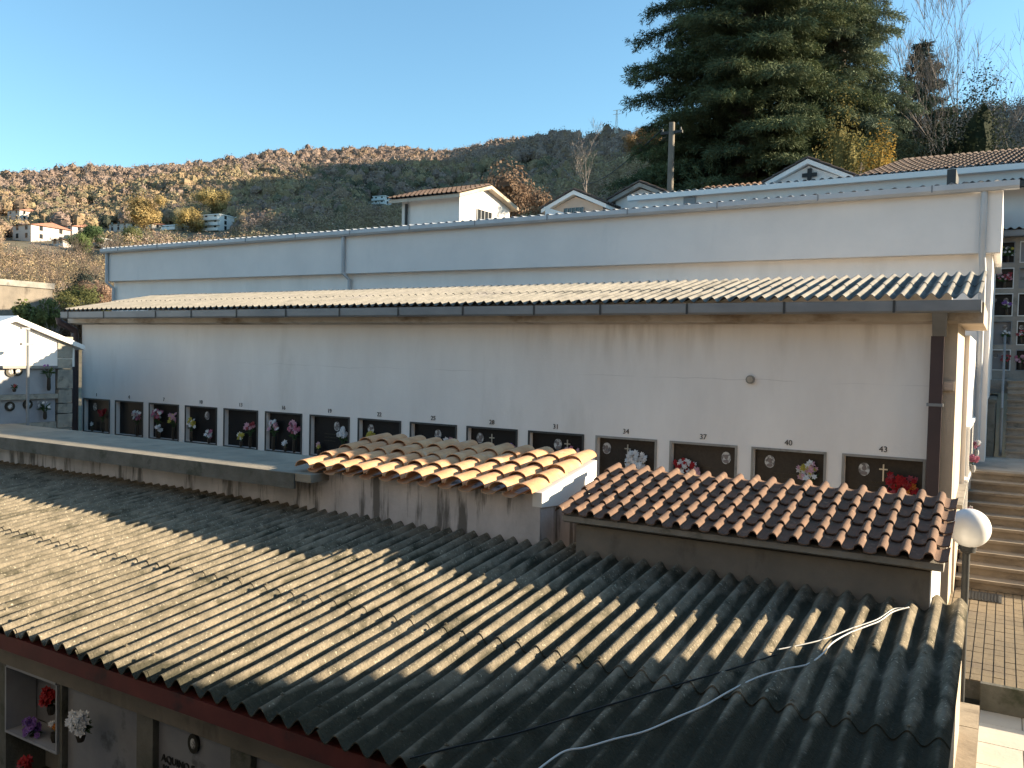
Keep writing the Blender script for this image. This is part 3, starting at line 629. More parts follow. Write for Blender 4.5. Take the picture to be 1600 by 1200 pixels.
mb = MB(); mb.box(RXN1-.06, RXN1-.02, YE+.25, YT, -4.2, zr(YE)-.06); obj('end_wall', mb, M['beige'], NB_)
YF = 4.42
def fp(px, py, Y=YF): return PY(px, py, Y)
zb1 = float(fp(97, 1060)[2]); zbeam_top = zr(YE)-.08
# facade beam, pillars and niches
def fx(px, py=1110): return float(fp(px, py)[0])
zt = float(fp(60, 1050)[2]); xn = [(fx(16, 1090), fx(97, 1120)), (fx(103, 1110), fx(217, 1150)), (fx(245, 1150), fx(363, 1190)), (fx(398, 1190), fx(520, 1230))]
dn = xn[2][0]-xn[1][0]
mb = MB(); mb.box(RXN0, RXN1-.1, YF-.06, YF+.35, zt, zbeam_top); obj('beam', mb, M['render_dark'], NB_)  # dark material carries the deep shade under the eave
mb = MB(); mb.box(RXN0, RXN1-.1, YF+.36, YF+.5, -4.2, zbeam_top); obj('wall', mb, M['conc'], NB_)
zn = float(fp(97, 1172)[2])
mb = MB()
edges = [(xn[0][0]-1.2, xn[0][0]-.02)]+[(xn[i][1]+.012, xn[i+1][0]-.012) for i in range(3)]+[(xn[3][1]+.012, xn[3][1]+.1)]
for a_, b_ in edges: obj('pillar', MB().box(a_, b_, YF-.03, YF+.355, -4.2, zt-.002), M['conc_dark'], NB_)
mb = MB(); mb.box(xn[0][0]-1.2, RXN1-.1, YF-.04, YF+.355, zn-.16, zn-.012)
# niche recess with marble inside
a_, b_ = xn[0]
nz = obj('niche', MB().box(a_+.002, b_-.002, YF+.25, YF+.28, zn, zt-.004), M['marble'], NB_)
f = MB(); f.box(a_, a_+.02, YF-.05, YF+.24, zn, zt-.03); f.box(b_-.02, b_, YF-.05, YF+.24, zn, zt-.03); f.box(a_, b_, YF-.05, YF+.24, zn-.025, zn-.002); f.box(a_+.021, b_-.021, YF-.05, YF-.03, zt-.03, zt-.005)
obj('frame', f, M['marble_grey'], nz)
for u in (.5, .78):
    o = MB(); c = (a_+(b_-a_)*u, zt-.1); o.tube([(c[0], YF+.248, c[1]), (c[0], YF+.23, c[1])], .05, 16)
    for k in range(len(o.v)): o.v[k] = (o.v[k][0], o.v[k][1], c[1]+(o.v[k][2]-c[1])*1.3)
    po = obj('portrait', o, M['bronze'], nz); obj('likeness', MB().sphere((c[0], YF+.228, c[1]), .032, 10, 6, (1, .15, 1.3)), M['portrait'], po)
for i in (1, 2, 3):
    a_, b_ = xn[i]; nz = obj('niche', MB().box(a_, b_, YF+.02, YF+.06, -4.1, zt-.004), M['marble'], NB_)
    if i == 2:
        c = fp(302, 1162, YF); o = MB(); o.tube([(c[0], YF+.018, c[2]), (c[0], YF-.005, c[2])], .062, 18)
        for k in range(len(o.v)): o.v[k] = (o.v[k][0], o.v[k][1], c[2]+(o.v[k][2]-c[2])*1.3)
        po = obj('portrait', o, M['bronze'], nz); obj('likeness', MB().sphere((c[0], YF-.004, c[2]), .034, 10, 6, (1, .15, 1.35)), M['portrait'], po)
        c = fp(250, 1189, YF); text_mesh('inscription', 'AQUINO F', .085, (c[0], YF+.015, c[2]), M['letters'], nz, align='LEFT', thick=.006)
        c = fp(252, 1206, YF); text_mesh('inscription', 'KI', .085, (c[0], YF+.015, c[2]), M['letters'], nz, align='LEFT', thick=.006)
def fb(px, py, lab, cols, n_, r_, Y=YF+.1, **k):
    p = PY(px, py, Y); bouquet('flower_bouquet', lab, (p[0], Y, p[2]-.16), cols, n_, r_, .16, flat=.6, **k)
fb(80, 1090, 'red bunch hanging in the marble niche under the foreground eave', ['red'], 34, .085, Y=YF+.12, fr=.045)
fb(52, 1136, 'violet bunch at the foot of the marble niche', ['violet'], 50, .10, Y=YF+.02, fr=.026)
fb(86, 1132, 'small white and yellow bunch at the right of the marble niche', ['white', 'orange'], 10, .035, Y=YF-.02, fr=.025)
fb(126, 1130, 'white bouquet with dark leaves in front of the plain marble slab', ['white'], 48, .105, Y=YF-.16, leaf=120, fr=.036)
fb(42, 1192, 'red bunch at the very bottom left corner of the photo', ['red'], 12, .06, Y=YF-.1, fr=.04)

# ---- tiled sheds
def barrel_roof(mb, x0, x1, ya, za, slope, ncol, nrow, tl, cover=True):
    p = (x1-x0)/ncol
    for c in range(ncol):
        for kind in ((0, 1) if cover else (1,)):
            cx = x0+p*(c+.5)+(p*.5 if kind == 0 else 0)
            if kind == 0 and c == ncol-1: continue
            for r in range(nrow):
                y0 = ya+tl*r+random.uniform(-.02, .02); y1 = y0+tl*1.18; ang = random.uniform(-.04, .04)
                R0, R1 = (p*.45, p*.37) if kind else (p*.33, p*.38); seg = 8; base = len(mb.v); jz = random.uniform(-.004, .008)
                for th in (0, .012):
                    for (yy, R, dz) in ((y0, R0, .03), ((y0+y1)/2, (R0+R1)/2, .018), (y1, R1, .004)):
                        z = za+slope*(yy-ya)+dz+jz+(.03 if kind else 0)
                        for i in range(seg+1):
                            a = math.pi*i/seg; s_ = 1 if kind else -1; rr = R-th
                            mb.v.append((cx+rr*math.cos(a)+ang*(yy-y0), yy, z+s_*rr*.72*math.sin(a)*(1 if kind else .55)-(0 if kind else 0)))
                w_ = seg+1; g = 3*w_
                for j in range(2):
                    for i in range(seg):
                        q = base+j*w_+i; mb.f.append((q, q+1, q+w_+1, q+w_)); q += g; mb.f.append((q, q+w_, q+w_+1, q+1))
                for i in range(seg):
                    q = base+i; mb.f.append((q, q+g, q+g+1, q+1)); q = base+2*w_+i; mb.f.append((q, q+1, q+g+1, q+g))
                for j in range(2):
                    q = base+j*w_; mb.f.append((q, q+w_, q+w_+g, q+g)); q += seg; mb.f.append((q, q+g, q+w_+g, q+w_))
def portuguese_roof(mb, x0, x1, ya, za, slope, ncol, nrow, tl):
    p = (x1-x0)/ncol
    prof = []
    for i in range(9): a = math.pi*i/8; prof.append((-.0+.225*(1-math.cos(a)), .19*math.sin(a)))
    prof += [(.52, -.03), (.72, -.055), (.92, -.03), (1.03, .02)]
    for c in range(ncol):
        for r in range(nrow):
            y0 = ya+tl*r+random.uniform(-.012, .012); y1 = y0+tl*1.12; base = len(mb.v); n_ = len(prof); jx = random.uniform(-.005, .005); jz = random.uniform(-.003, .004)
            for th in (0, .012):
                for (yy, dz) in ((y0, .028), (y0+.04, .028), (y1, 0)):
                    for (u, h) in prof: mb.v.append((x0+p*(c+u)+jx, yy, za+slope*(yy-ya)+dz+jz+h*p*1.5-th))
            g = 3*n_
            for j in range(2):
                for i in range(n_-1):
                    q = base+j*n_+i; mb.f.append((q, q+1, q+n_+1, q+n_)); q += g; mb.f.append((q, q+n_, q+n_+1, q+1))
            for i in range(n_-1):
                q = base+i; mb.f.append((q, q+g, q+g+1, q+1)); q = base+2*n_+i; mb.f.append((q, q+1, q+g+1, q+g))
            for j in range(2):
                q = base+j*n_; mb.f.append((q, q+n_, q+n_+g, q+g)); q += n_-1; mb.f.append((q, q+g, q+n_+g, q+n_))
# shed 1 (orange tiles)
YW = 8.07; xa = float(PY(480, 795, YW)[0]); xb = float(PY(843, 850, YW)[0]); e0 = PY(843, 770, YW); e1 = PX(930, 719, xb); S1s = (e1[2]-e0[2])/(e1[1]-e0[1]); Yb = float(e1[1])
print('shed1', xa, xb, e0, e1, S1s)
T1 = thing('tiled_tomb', 'small tomb with sunlit orange barrel tiles and stained pinkish wall', 'tomb', ((xa+xb)/2, YW, -3))
mb = MB(); z0, z1 = float(e0[2]), float(e1[2])
mb.prism([(YW, -3.8), (Yb, -3.8), (Yb, z1-.03), (YW, z0-.03)], 0, xa, xb); obj('wall', mb, M['plaster_old'], T1)
mb = MB(); mb.prism([(YW-.004, z0-.16), (Yb, z1-.5), (Yb, z1), (YW-.004, z0)], 0, xb-.10, xb+.02); mb.v = mb.v; obj('verge', mb, M['white'], T1)
rf = MB(); barrel_roof(rf, xa-.06, xb+.0, YW-.17, z0-.02-.17*S1s, S1s, 12, 4, (Yb-YW+.17)/3.9); obj('roof', rf, M['coppo'], T1, smooth='auto')
# shed 2 (brown tiles)
YW2 = 7.98; YEv = 7.84; a0 = PY(868, 799, YEv); a1 = PY(1480, 885, YEv); zE = (a0[2]+a1[2])/2; xa2, xb2 = float(a0[0]), float(a1[0]); S2s = .215; YR2 = 9.38
T2 = thing('tiled_tomb', 'long tomb with brown interlocking tiles and unpainted rendered wall', 'tomb', ((xa2+xb2)/2, YW2, -3))
print('shed2', xa2, xb2, a0, a1)
xw0 = float(PY(900, 850, YW2)[0]); xw1 = float(PY(1452, 930, YW2)[0])
mb = MB(); mb.prism([(YW2, -3.8), (YR2-.05, -3.8), (YR2-.05, zE+S2s*(YR2-YEv)-.1), (YW2, zE-.12)], 0, xw0, xw1); obj('wall', mb, M['render_dark'], T2)
mb = MB(); mb.prism([(YW2-.03, zE-.10), (YEv+.05, zE-.075), (YEv+.05, zE-.02), (YR2, zE+S2s*(YR2-YEv)-.03), (YR2, zE+S2s*(YR2-YEv)-.09)], 0, xa2+.06, xb2-.03); obj('roof_deck', mb, M['conc'], T2)
mb = MB(); mb.box(xw1+.001, xw1+.012, YW2+.002, YR2-.06, -3.5, zE-.125+.1); obj('end_face', mb, M['white'], T2)
rf = MB(); portuguese_roof(rf, xa2, xb2, YEv, zE, S2s, 20, 5, (YR2-YEv)/5.0); obj('roof', rf, M['brown_tile'], T2, smooth='auto')

# ------------------------------------------------------------ cables lying on the roof
def rz(x, y): return zr(y)+.038*math.cos(2*math.pi*(x-RXN1+.05)/.177)+.02
def onroof(px, py):
    d = ray(px, py); n = np.array([0, -NS, 1]); P0 = np.array([0, 3.7*1.09, -2.29*1.09+.05]); return d*(n@P0)/(n@d)
def cable(name, lab, pts, r, m):
    P_ = [onroof(*p) for p in pts]; out = []
    for i in range(len(P_)-1):
        p0, p1, p2, p3 = P_[max(i-1, 0)], P_[i], P_[i+1], P_[min(i+2, len(P_)-1)]
        for k in range(8):
            t = k/8; out.append(.5*((2*p1)+(-p0+p2)*t+(2*p0-5*p1+4*p2-p3)*t*t+(-p0+3*p1-3*p2+p3)*t**3))
    out.append(P_[-1]); return tag(obj(name, MB().tube(out, r, 6), m, smooth=True), lab, 'cable')
cable('cable', 'white cable snaking across the mossy corrugated roof', [(840, 1203), (880, 1175), (915, 1168), (960, 1155), (1010, 1142), (1060, 1120), (1100, 1103), (1140, 1080), (1185, 1058), (1230, 1045), (1262, 1038), (1285, 1022), (1300, 1005), (1325, 990), (1355, 978), (1375, 970), (1395, 956), (1420, 949)], .0065, M['white_wire'])
cable('cable', 'black cable sagging over the dark lower part of the corrugated roof', [(640, 1185), (720, 1165), (790, 1150), (860, 1130), (930, 1108), (990, 1090), (1050, 1072), (1110, 1055), (1160, 1040), (1215, 1022)], .006, M['black_wire'])
cable('cable', 'grey cable branching beside the white one near the brown-tiled tomb', [(1215, 1015), (1250, 1008), (1290, 998), (1330, 982), (1370, 968), (1395, 952), (1412, 950)], .005, M['white_wire'])

# ------------------------------------------------------------ globe lamp
GY = 9.62; gc = PY(1515, 825, GY); gr = .196
LP = thing('globe_lamp', 'white opal globe lamp on a dark pole behind the brown-tiled tomb', 'street lamp', (gc[0]-.02, GY, -4.0))
obj('globe', MB().sphere(gc, gr, 36, 24), M['globe'], LP, smooth=True)
obj('pole', MB().tube([(gc[0]-.02, GY, -4), (gc[0]-.02, GY, gc[2]-gr-.05)], .036, 14), M['dark_grey'], LP, smooth='auto')
obj('collar', MB().tube([(gc[0]-.02, GY, gc[2]-gr-.055), (gc[0]-.02, GY, gc[2]-gr-.03), (gc[0], GY, gc[2]-gr+.03)], [.045, .085, .075], 16), M['dark_grey'], LP, smooth='auto')
# ------------------------------------------------------------ unseen block added to the right to cast the shade on the lower roof
t = thing('shadow_block', 'unseen shadow-casting block added outside the right edge of the photo', 'building', (7, 3, -4))
mb = MB(); mb.box(4.0, 10, -5, 9.98, -4.2, 2.9); obj('wall', mb, M['beige'], t)  # body of the added shadow block
mb = MB(); mb.box(3.75, 10.2, -5.2, 10.0, 2.905, 3.1); obj('roof_slab', mb, M['conc'], t)  # top of the added shadow block

t = thing('stair_blocker', 'unseen shade blockers added outside the frame to the right of the stairs', 'building', (8, 24, -3))  # added out of frame to shade the landing and upper steps
obj('low_blocker', MB().box(6.6, 9, 21.1, 24.3, -4, .9), M['beige'], t); obj('high_blocker', MB().box(6.6, 10, 24.32, 34, -4, 3.6), M['plaster'], t)
# ------------------------------------------------------------ block of niches at the top of the stairs
Y4 = 24.0
B4 = thing('niche_building', 'tall block of stacked memorial niches at the top of the stairs, at the right edge', 'building', (2, Y4, -.3))
x4 = float(PY(1543, 500, Y4)[0]); z4 = float(PY(1585, 371, Y4)[2])
mb = MB(); mb.box(x4-.4, 6, Y4+.4, Y4+3, -.4, z4+.02); obj('wall', mb, M['conc'], B4)
# frame grid
cols4 = []; cw = float(PY(1590, 450, Y4)[0]-PY(1546, 450, Y4)[0]); xx = x4-.02
rows_px = [374, 415, 455, 498, 543, 583]; rz4 = [float(PY(1580, p, Y4)[2]) for p in rows_px]
hol = []
for c in range(6):
    for r in range(5): hol.append((xx+cw*c+.05, xx+cw*(c+1)-.05, rz4[r+1]+.06, rz4[r]-.05))
mb = MB(); wall_with_holes(mb, x4-.4, 6, -.4, z4, Y4, hol); obj('niche_frame', mb, M['conc'], B4)
mk = [M['granite'], M['marble'], M['granite_brown'], M['marble'], M['granite']]
for k, h in enumerate(hol):
    if h[0] > 2.3: continue
    n4 = obj('niche', MB().box(h[0]+.002, h[1]-.002, Y4+.13, Y4+.18, h[2]+.002, h[3]-.002), mk[(k*7+k//5) % 5], B4)
    f = MB(); e = .022; a_, b_, c_, d_ = h
    f.box(a_+.001, a_+e, Y4-.01, Y4+.12, c_+.001, d_-.001); f.box(b_-e, b_-.001, Y4-.01, Y4+.12, c_+.001, d_-.001); f.box(a_+e+.001, b_-e-.001, Y4-.01, Y4+.12, d_-e, d_-.001); f.box(a_+e+.001, b_-e-.001, Y4-.01, Y4+.12, c_+.001, c_+e); obj('frame', f, M['marble_white'] if k % 3 else M['zinc'], n4)
    for u in random.sample([.2, .35, .7], 1 if k % 2 else 2):
        px_ = a_+(b_-a_)*u; pz = d_-.16; o = MB(); o.tube([(px_, Y4+.128, pz), (px_, Y4+.115, pz)], .055, 14); po = obj('portrait', o, M['portrait'], n4)
        obj('likeness', MB().sphere((px_, Y4+.114, pz), .028, 8, 5, (1, .2, 1.3)), M['portrait_face'], po)
for j, (c, r, u, cs, nn, rr, lab) in enumerate([(0, 0, .7, ['white', 'yellow'], 10, .16, 'green leafy bunch with white flowers in the top row beside the white beam'), (0, 1, .6, ['rose', 'palepink'], 22, .17, 'dusty rose bunch in the second row of the niche block'), (0, 2, .75, ['white', 'violet'], 12, .09, 'small white bunch in the third row of the niche block'), (1, 3, .2, ['rose', 'white'], 14, .12, 'rose and white bunch in the fourth row of the niche block'),
        (0, 3, .75, ['white'], 6, .1, 'dark leafy pot in the fourth row of the niche block'), (1, 4, .2, ['pink', 'palepink'], 20, .14, 'bright pink bunch in the bottom row of the niche block'), (0, 4, .8, ['rose'], 14, .1, 'dark red bunch in the bottom row of the niche block')]):
    h = hol[c*5+r]; bouquet('flower_bouquet', lab, (h[0]+(h[1]-h[0])*u, Y4+.0, h[2]+.03), cs, nn, rr, .26, leaf=44 if j in (0, 4) else 14, flat=.5, group='bouquets at the upper niche block')
g = MB(); zg = z4; g.box(x4-.5, 6, Y4-.28, Y4-.02, zg+.005, zg+.15); obj('gutter', g, M['zinc'], B4)
g = MB(); corrugated(g, x4-.5, 6, Y4-.32, zg+.19, Y4+1.1, zg+.34, pitch=.177, amp=.026, ny=2, seg=8); obj('lower_roof', g, M['zinc'], B4, smooth='auto')
zt4 = float(PY(1590, 292, Y4+1)[2]); g = MB(); xw = float(PY(1484, 300, Y4+1)[0]); g.box(xw, 6.2, Y4+1.05, Y4+3, zg+.2, zt4); obj('upper_wall', g, M['panel'], B4)
zt5 = float(PY(1540, 287, Y4+.6)[2]); g = MB(); g.box(xw-.02, 6.2, Y4+.5, Y4+.72, zt5-.14, zt5); g.box(xw-.05, xw+.16, Y4+.48, Y4+1.8, zt5-.1, zt5+.42); obj('upper_gutter', g, M['dark_grey'], B4)
g = MB(); corrugated(g, xw+.2, 6.2, Y4+.5, zt5+.05, Y4+3.2, zt5+.45, pitch=.177, amp=.026, ny=2, seg=8); obj('upper_roof', g, M['zinc'], B4, smooth='auto')
g = MB(); g.box(xw+.3, 6.2, Y4+3.25, Y4+3.4, zt5+.2, zt5+.95); obj('ridge_wall', g, M['panel'], B4)
g = MB(); g.box(xw+.1, 6.2, Y4+3.15, Y4+3.24, zt5+.68, zt5+.80); obj('ridge_gutter', g, M['zinc'], B4)
# handrail beside the upper stairs
hx = .0; t = thing('handrail', 'grey metal handrail post beside the upper flight of stairs', 'railing', (hx, 20, -1.8))
obj('post', MB().tube([(hx-.02, 22.2, -.35), (hx-.02, 22.2, .72)], .028, 8), M['zinc'], t, smooth='auto'); obj('post', MB().tube([(hx-.02, 19.8, -1.82), (hx-.02, 19.8, -.85)], .028, 8), M['zinc'], t, smooth='auto')
obj('rail', MB().tube([(hx-.02, 19.7, -.84), (hx-.02, 22.2, .72), (hx-.02, 22.5, .72)], .024, 8), M['zinc'], t, smooth='auto')
t = thing('gap_shade_wall', 'dark wall standing in for the shade between the white building and the upper stairs', 'wall', (-.2, 21, -1.8))  # dark wall put in where the gap is only shaded
obj('wall_body', MB().box(-.42, -.14, 19.62, 23.6, -2, -.72), M['conc_dark'], t)  # stands in for the shade in the gap
obj('coping', MB().box(-.44, -.12, 19.6, 23.6, -.718, -.66), M['conc_dark'], t)

# ------------------------------------------------------------ row behind building 2
Y3 = 27.
B3 = thing('niche_building', 'third pale burial building just visible above the white one, with white gutter', 'building', (-5, Y3, 0))
x3 = float(PY(996, 320, Y3)[0]); x3b = float(PY(1600, 260, Y3)[0])+1; zt3 = float(PY(1240, 292, Y3)[2])
mb = MB(); mb.box(x3, x3b, Y3, Y3+4, -.5, zt3); obj('wall', mb, M['panel'], B3)
mb = MB(); mb.box(x3-.3, x3b, Y3-.2, Y3-.002, zt3-.05, zt3+.11); obj('gutter', mb, M['white'], B3)
mb = MB(); corrugated(mb, x3-.25, x3b, Y3-.18, zt3+.14, Y3+4.1, zt3+.5, pitch=.25, amp=.03, ny=2, seg=6); obj('roof', mb, M['zinc_light'], B3, smooth='auto')
c = PY(1078, 305, Y3)[0]; mb = MB(); mb.box(c-.2, c+.2, Y3-.05, Y3-.002, zt3-1.2, zt3-.06); obj('pilaster', mb, M['zinc'], B3)

def tile_slope(mb, A, B_, C, D, pitch=.22):  # small tiled slope: A-B eave, D-C ridge
    A, B_, C, D = map(Vector, (A, B_, C, D)); n = max(3, int((B_-A).length/pitch)); nr = max(2, int((D-A).length/.35)); nrm = (B_-A).cross(D-A).normalized(); nrm = nrm if nrm.z > 0 else -nrm
    for i in range(n):
        for r in range(nr):
            def pt(u, v, h): a = A.lerp(B_, u); b = D.lerp(C, u); return a.lerp(b, v)+nrm*h
            u0 = i/n; v0 = r/nr; v1 = (r+1.08)/nr; base = len(mb.v)
            pr = [(0, .0), (.12, .05), (.28, .075), (.44, .05), (.55, 0), (.8, -.02), (1, 0)]
            for vv, dh in ((v0, .03), (v1, 0)):
                for u, h in pr: mb.v.append(tuple(pt(u0+u/n, vv, h+dh)))
            for k in range(6): mb.f.append((base+k, base+k+1, base+8+k, base+7+k))
    mb.add([A, B_, C, D], [(0, 1, 2, 3)]); 
def gable_y(name, lab, cat, xl, xr, zb, zh, za, Y, depth, wallm, trimm, roofm, cross=False, window=None, over=.25):
    """gable facing the camera side (-Y), ridge along Y"""
    t = thing(name, lab, cat, ((xl+xr)/2, Y, zb)); xm = (xl+xr)/2
    obj('wall', MB().prism([(xl, zb), (xr, zb), (xr, zh), (xm, za-.05), (xl, zh)], 1, Y, Y+depth), wallm, t)
    s_ = (za-zh)/(xm-xl); o = over; tr = MB()
    for sg in (-1, 1):
        e = xm+sg*((xr-xl)/2+o); ze_ = zh-s_*o
        tr.prism([(xm, za), (e, ze_), (e, ze_+.16), (xm, za+.16)] if sg > 0 else [(e, ze_), (xm, za), (xm, za+.16), (e, ze_+.16)], 1, Y-.22, Y+depth+.1)
    obj('roof_slab', tr, trimm, t); rf_ = MB()
    for sg in (-1, 1):
        e = xm+sg*((xr-xl)/2+o+.05); ze_ = zh-s_*(o+.05)+.17
        tile_slope(rf_, (e, Y-.25, ze_), (e, Y+depth+.1, ze_), (xm, Y+depth+.1, za+.18), (xm, Y-.25, za+.18))
    obj('roof_tiles', rf_, roofm, t)
    if cross:
        c = MB(); cx, cz = xm+.05, za-.40; c.box(cx-.07, cx+.07, Y-.10, Y-.03, cz-.22, cz+.24); c.box(cx-.25, cx-.072, Y-.10, Y-.03, cz-.05, cz+.08); c.box(cx+.072, cx+.25, Y-.10, Y-.03, cz-.05, cz+.08); obj('cross', c, M['black'], t)
    if window:
        a_, b_, c_, d_ = window; wn = obj('window', MB().box(a_, b_, Y-.03, Y-.003, c_, d_), M['glassd'], t); g = MB(); n = 5
        for i in range(n+1): x = a_+(b_-a_)*i/n; g.box(x-.015, x+.015, Y-.05, Y-.034, c_, d_)
        obj('grille', g, M['zinc'], wn)
    return t
# chapel 1: gable faces +X, sunlit
XC = float(PY(718, 320, 27.5)[0]); Yc0 = 27.5; Yc1 = float(PX(796, 345, XC)[1]); zb_ = .5
apex = PX(759, 296, XC); el = PX(718, 306, XC); er = PX(797, 327, XC); XL = float(PY(628, 330, Yc0)[0])
t = thing('chapel', 'white gabled chapel with dark tiled roof and barred window, lit on its right side', 'chapel', ((XC+XL)/2, (Yc0+Yc1)/2, zb_))
obj('wall', MB().prism([(Yc0, zb_), (Yc1, zb_), (Yc1, er[2]), (apex[1], apex[2]), (Yc0, el[2])], 0, XL, XC), M['plaster'], t)
def lin(p, q, k, dz=0): return (float(p[1]+(q[1]-p[1])*k), float(p[2]+(q[2]-p[2])*k)+dz)
sl_ = MB(); a1 = lin(apex, el, 1.22); a2 = lin(apex, er, 1.12)
sl_.prism([a1, (apex[1], apex[2]), (apex[1], apex[2]+.14), (a1[0], a1[1]+.14)], 0, XL-.35, XC+.3); sl_.prism([(apex[1], apex[2]), a2, (a2[0], a2[1]+.14), (apex[1], apex[2]+.14)], 0, XL-.35, XC+.3); obj('roof_slab', sl_, M['beige'], t)
rf_ = MB(); tile_slope(rf_, (XL-.4, a1[0]-.05, a1[1]+.15), (XC+.32, a1[0]-.05, a1[1]+.15), (XC+.32, apex[1], apex[2]+.16), (XL-.4, apex[1], apex[2]+.16)); tile_slope(rf_, (XL-.4, a2[0], a2[1]+.15), (XC+.32, a2[0], a2[1]+.15), (XC+.32, apex[1], apex[2]+.16), (XL-.4, apex[1], apex[2]+.16)); obj('roof_tiles', rf_, M['roofdark'], t)
w0 = PX(745, 326, XC); w1 = PX(767, 348, XC); wn = obj('window', MB().box(XC+.003, XC+.02, w0[1], w1[1], w1[2]-.3, w0[2]), M['glassd'], t); g = MB()
for i in range(5): y = float(w0[1]+(w1[1]-w0[1])*i/4); g.box(XC+.022, XC+.04, y-.02, y+.02, w1[2]-.3, w0[2])
obj('grille', g, M['zinc'], wn)
pipe(t, [(XL+.3, Yc0-.1, el[2]-.15), (XL+.3, Yc0-.1, zb_)], .06, M['dark_grey'])
def gpx(px0, px1, zh_px, za_px, Y): 
    xm = (px0+px1)/2; return float(PY(px0, zh_px, Y)[0]), float(PY(px1, zh_px, Y)[0]), float(PY(xm, zh_px, Y)[2]), float(PY(xm, za_px, Y)[2])
a_, b_, c_, d_ = gpx(858, 942, 326, 305, 30); w0 = PY(882, 326, 30); w1 = PY(912, 334, 30)
gable_y('chapel', 'pinkish beige gabled chapel with white roof edge behind the long wall', 'chapel', a_, b_, .5, c_, d_, 30, 5, M['plaster_pink'], M['white'], M['roofdark'], window=(w0[0], w1[0], w1[2]-.5, w0[2]))
a_, b_, c_, d_ = gpx(962, 1042, 312, 293, 31)
gable_y('chapel', 'pale grey gabled chapel with dark tile edge beside the utility pole', 'chapel', a_, b_, .5, c_, d_, 31, 5, M['panel'], M['conc'], M['roofdark'])
a_, b_, c_, d_ = gpx(1206, 1322, 284, 257, 31)
gable_y('chapel', 'pale chapel gable with a dark cross under the big conifer', 'chapel', a_, b_, .5, c_, d_, 31, 6, M['panel'], M['plaster'], M['roofdark'], cross=True)
# lit low wedge wall left of chapel 2
p0 = PY(852, 325, 28.3); p1 = PY(892, 338, 28.3)
t = thing('sloping_wall', 'small sunlit white sloping wall in front of the beige chapel', 'wall', (p0[0], 28.3, 1)); obj('wall_body', MB().prism([(p0[0], 1), (p1[0], 1), (p1[0], p1[2]), (p0[0], p0[2])], 1, 28.3, 28.5), M['white'], t); obj('coping', MB().prism([(p0[0]-.03, p0[2]+.002), (p1[0], p1[2]+.002), (p1[0], p1[2]+.05), (p0[0]-.03, p0[2]+.05)], 1, 28.25, 28.55), M['white'], t)
# long low roofs between
t = thing('low_tomb_roof', 'long low sheet roof between the chapels behind the white wall', 'outbuilding', (-12, 26, 2)); q0 = PY(795, 345, 26.2); q1 = PY(990, 330, 26.2)
obj('wall', MB().box(q0[0], q1[0]+1, 26.2, 28, 0, q0[2]-.15), M['panel'], t); mb = MB(); corrugated(mb, q0[0], q1[0]+1, 26.1, q0[2]-.1, 28.1, q0[2]+.15, pitch=.22, amp=.03, ny=2, seg=6); obj('roof', mb, M['zinc_light'], t, smooth='auto')
# tiled building right
Y5 = 33.; q0 = PY(1338, 275, Y5); q1 = PY(1600, 257, Y5); r0 = PY(1415, 249, Y5+3.2); r1 = PY(1600, 234, Y5+3.2)
t = thing('tiled_building', 'long building with brown tiled roof under the trees at the upper right', 'building', ((q0[0]+q1[0])/2, Y5, 1)); ze_ = float(q0[2]+q1[2])/2; zrr = float(r0[2]+r1[2])/2
mb = MB(); tile_slope(mb, (q0[0], Y5, ze_), (q1[0]+2, Y5, ze_), (r1[0]+2.5, Y5+3.2, zrr), (r0[0], Y5+3.2, zrr), .24); obj('roof', mb, M['roofdark'], t)
obj('wall', MB().box(q0[0]+.4, q1[0]+2, Y5+.3, Y5+3, 0, ze_-.05), M['panel'], t); obj('gutter', MB().box(q0[0], q1[0]+2, Y5-.15, Y5-.01, ze_-.12, ze_+.0), M['dark_grey'], t)
t = thing('low_tomb_roof', 'small brown tiled roof in the shade left of the cross gable', 'outbuilding', (-9, 32.5, 2)); q0 = PY(1085, 303, 32.5); q1 = PY(1180, 298, 32.5)
mb = MB(); z_ = float(q0[2]+q1[2])/2; tile_slope(mb, (q0[0], 32.5, z_), (q1[0], 32.5, z_), (q1[0], 34, z_+.55), (q0[0], 34, z_+.55)); obj('roof', mb, M['brown_tile'], t); obj('wall', MB().box(q0[0]+.2, q1[0]-.2, 32.7, 34, 0, z_-.02), M['beige'], t)
# utility pole + wire
YP = 36; p = PY(1047, 300, YP); pt = PY(1050, 195, YP)
t = thing('utility_pole', 'round grey concrete utility pole rising in front of the conifer', 'utility pole', (p[0], YP, 1.0)); zt_ = float(pt[2])+.1
obj('pole', MB().tube([(p[0], YP, 1), (p[0], YP, zt_)], [.17, .13], 16), M['render_dark'], t, smooth='auto'); obj('crossarm', MB().box(p[0]-.5, p[0]+.5, YP-.06, YP+.06, zt_-.5, zt_-.38), M['dark_grey'], t)
for u in (-.42, .42): obj('insulator', MB().tube([(p[0]+u, YP, zt_-.378), (p[0]+u, YP, zt_-.32), (p[0]+u, YP, zt_-.24)], [.03, .04, .02], 8), M['conc'], t, smooth='auto')
e = PY(880, 262, 110); wv = []
for i in range(21): k = i/20; a_ = Vector((p[0]-.42, YP, zt_-.25)).lerp(Vector(e), k); a_.z -= 2.4*math.sin(math.pi*k); wv.append(a_)
tag(obj('overhead_wire', MB().tube(wv, .03, 5), M['black_wire'], smooth=True), 'dark overhead wire running from the concrete pole down towards the valley', 'wire')

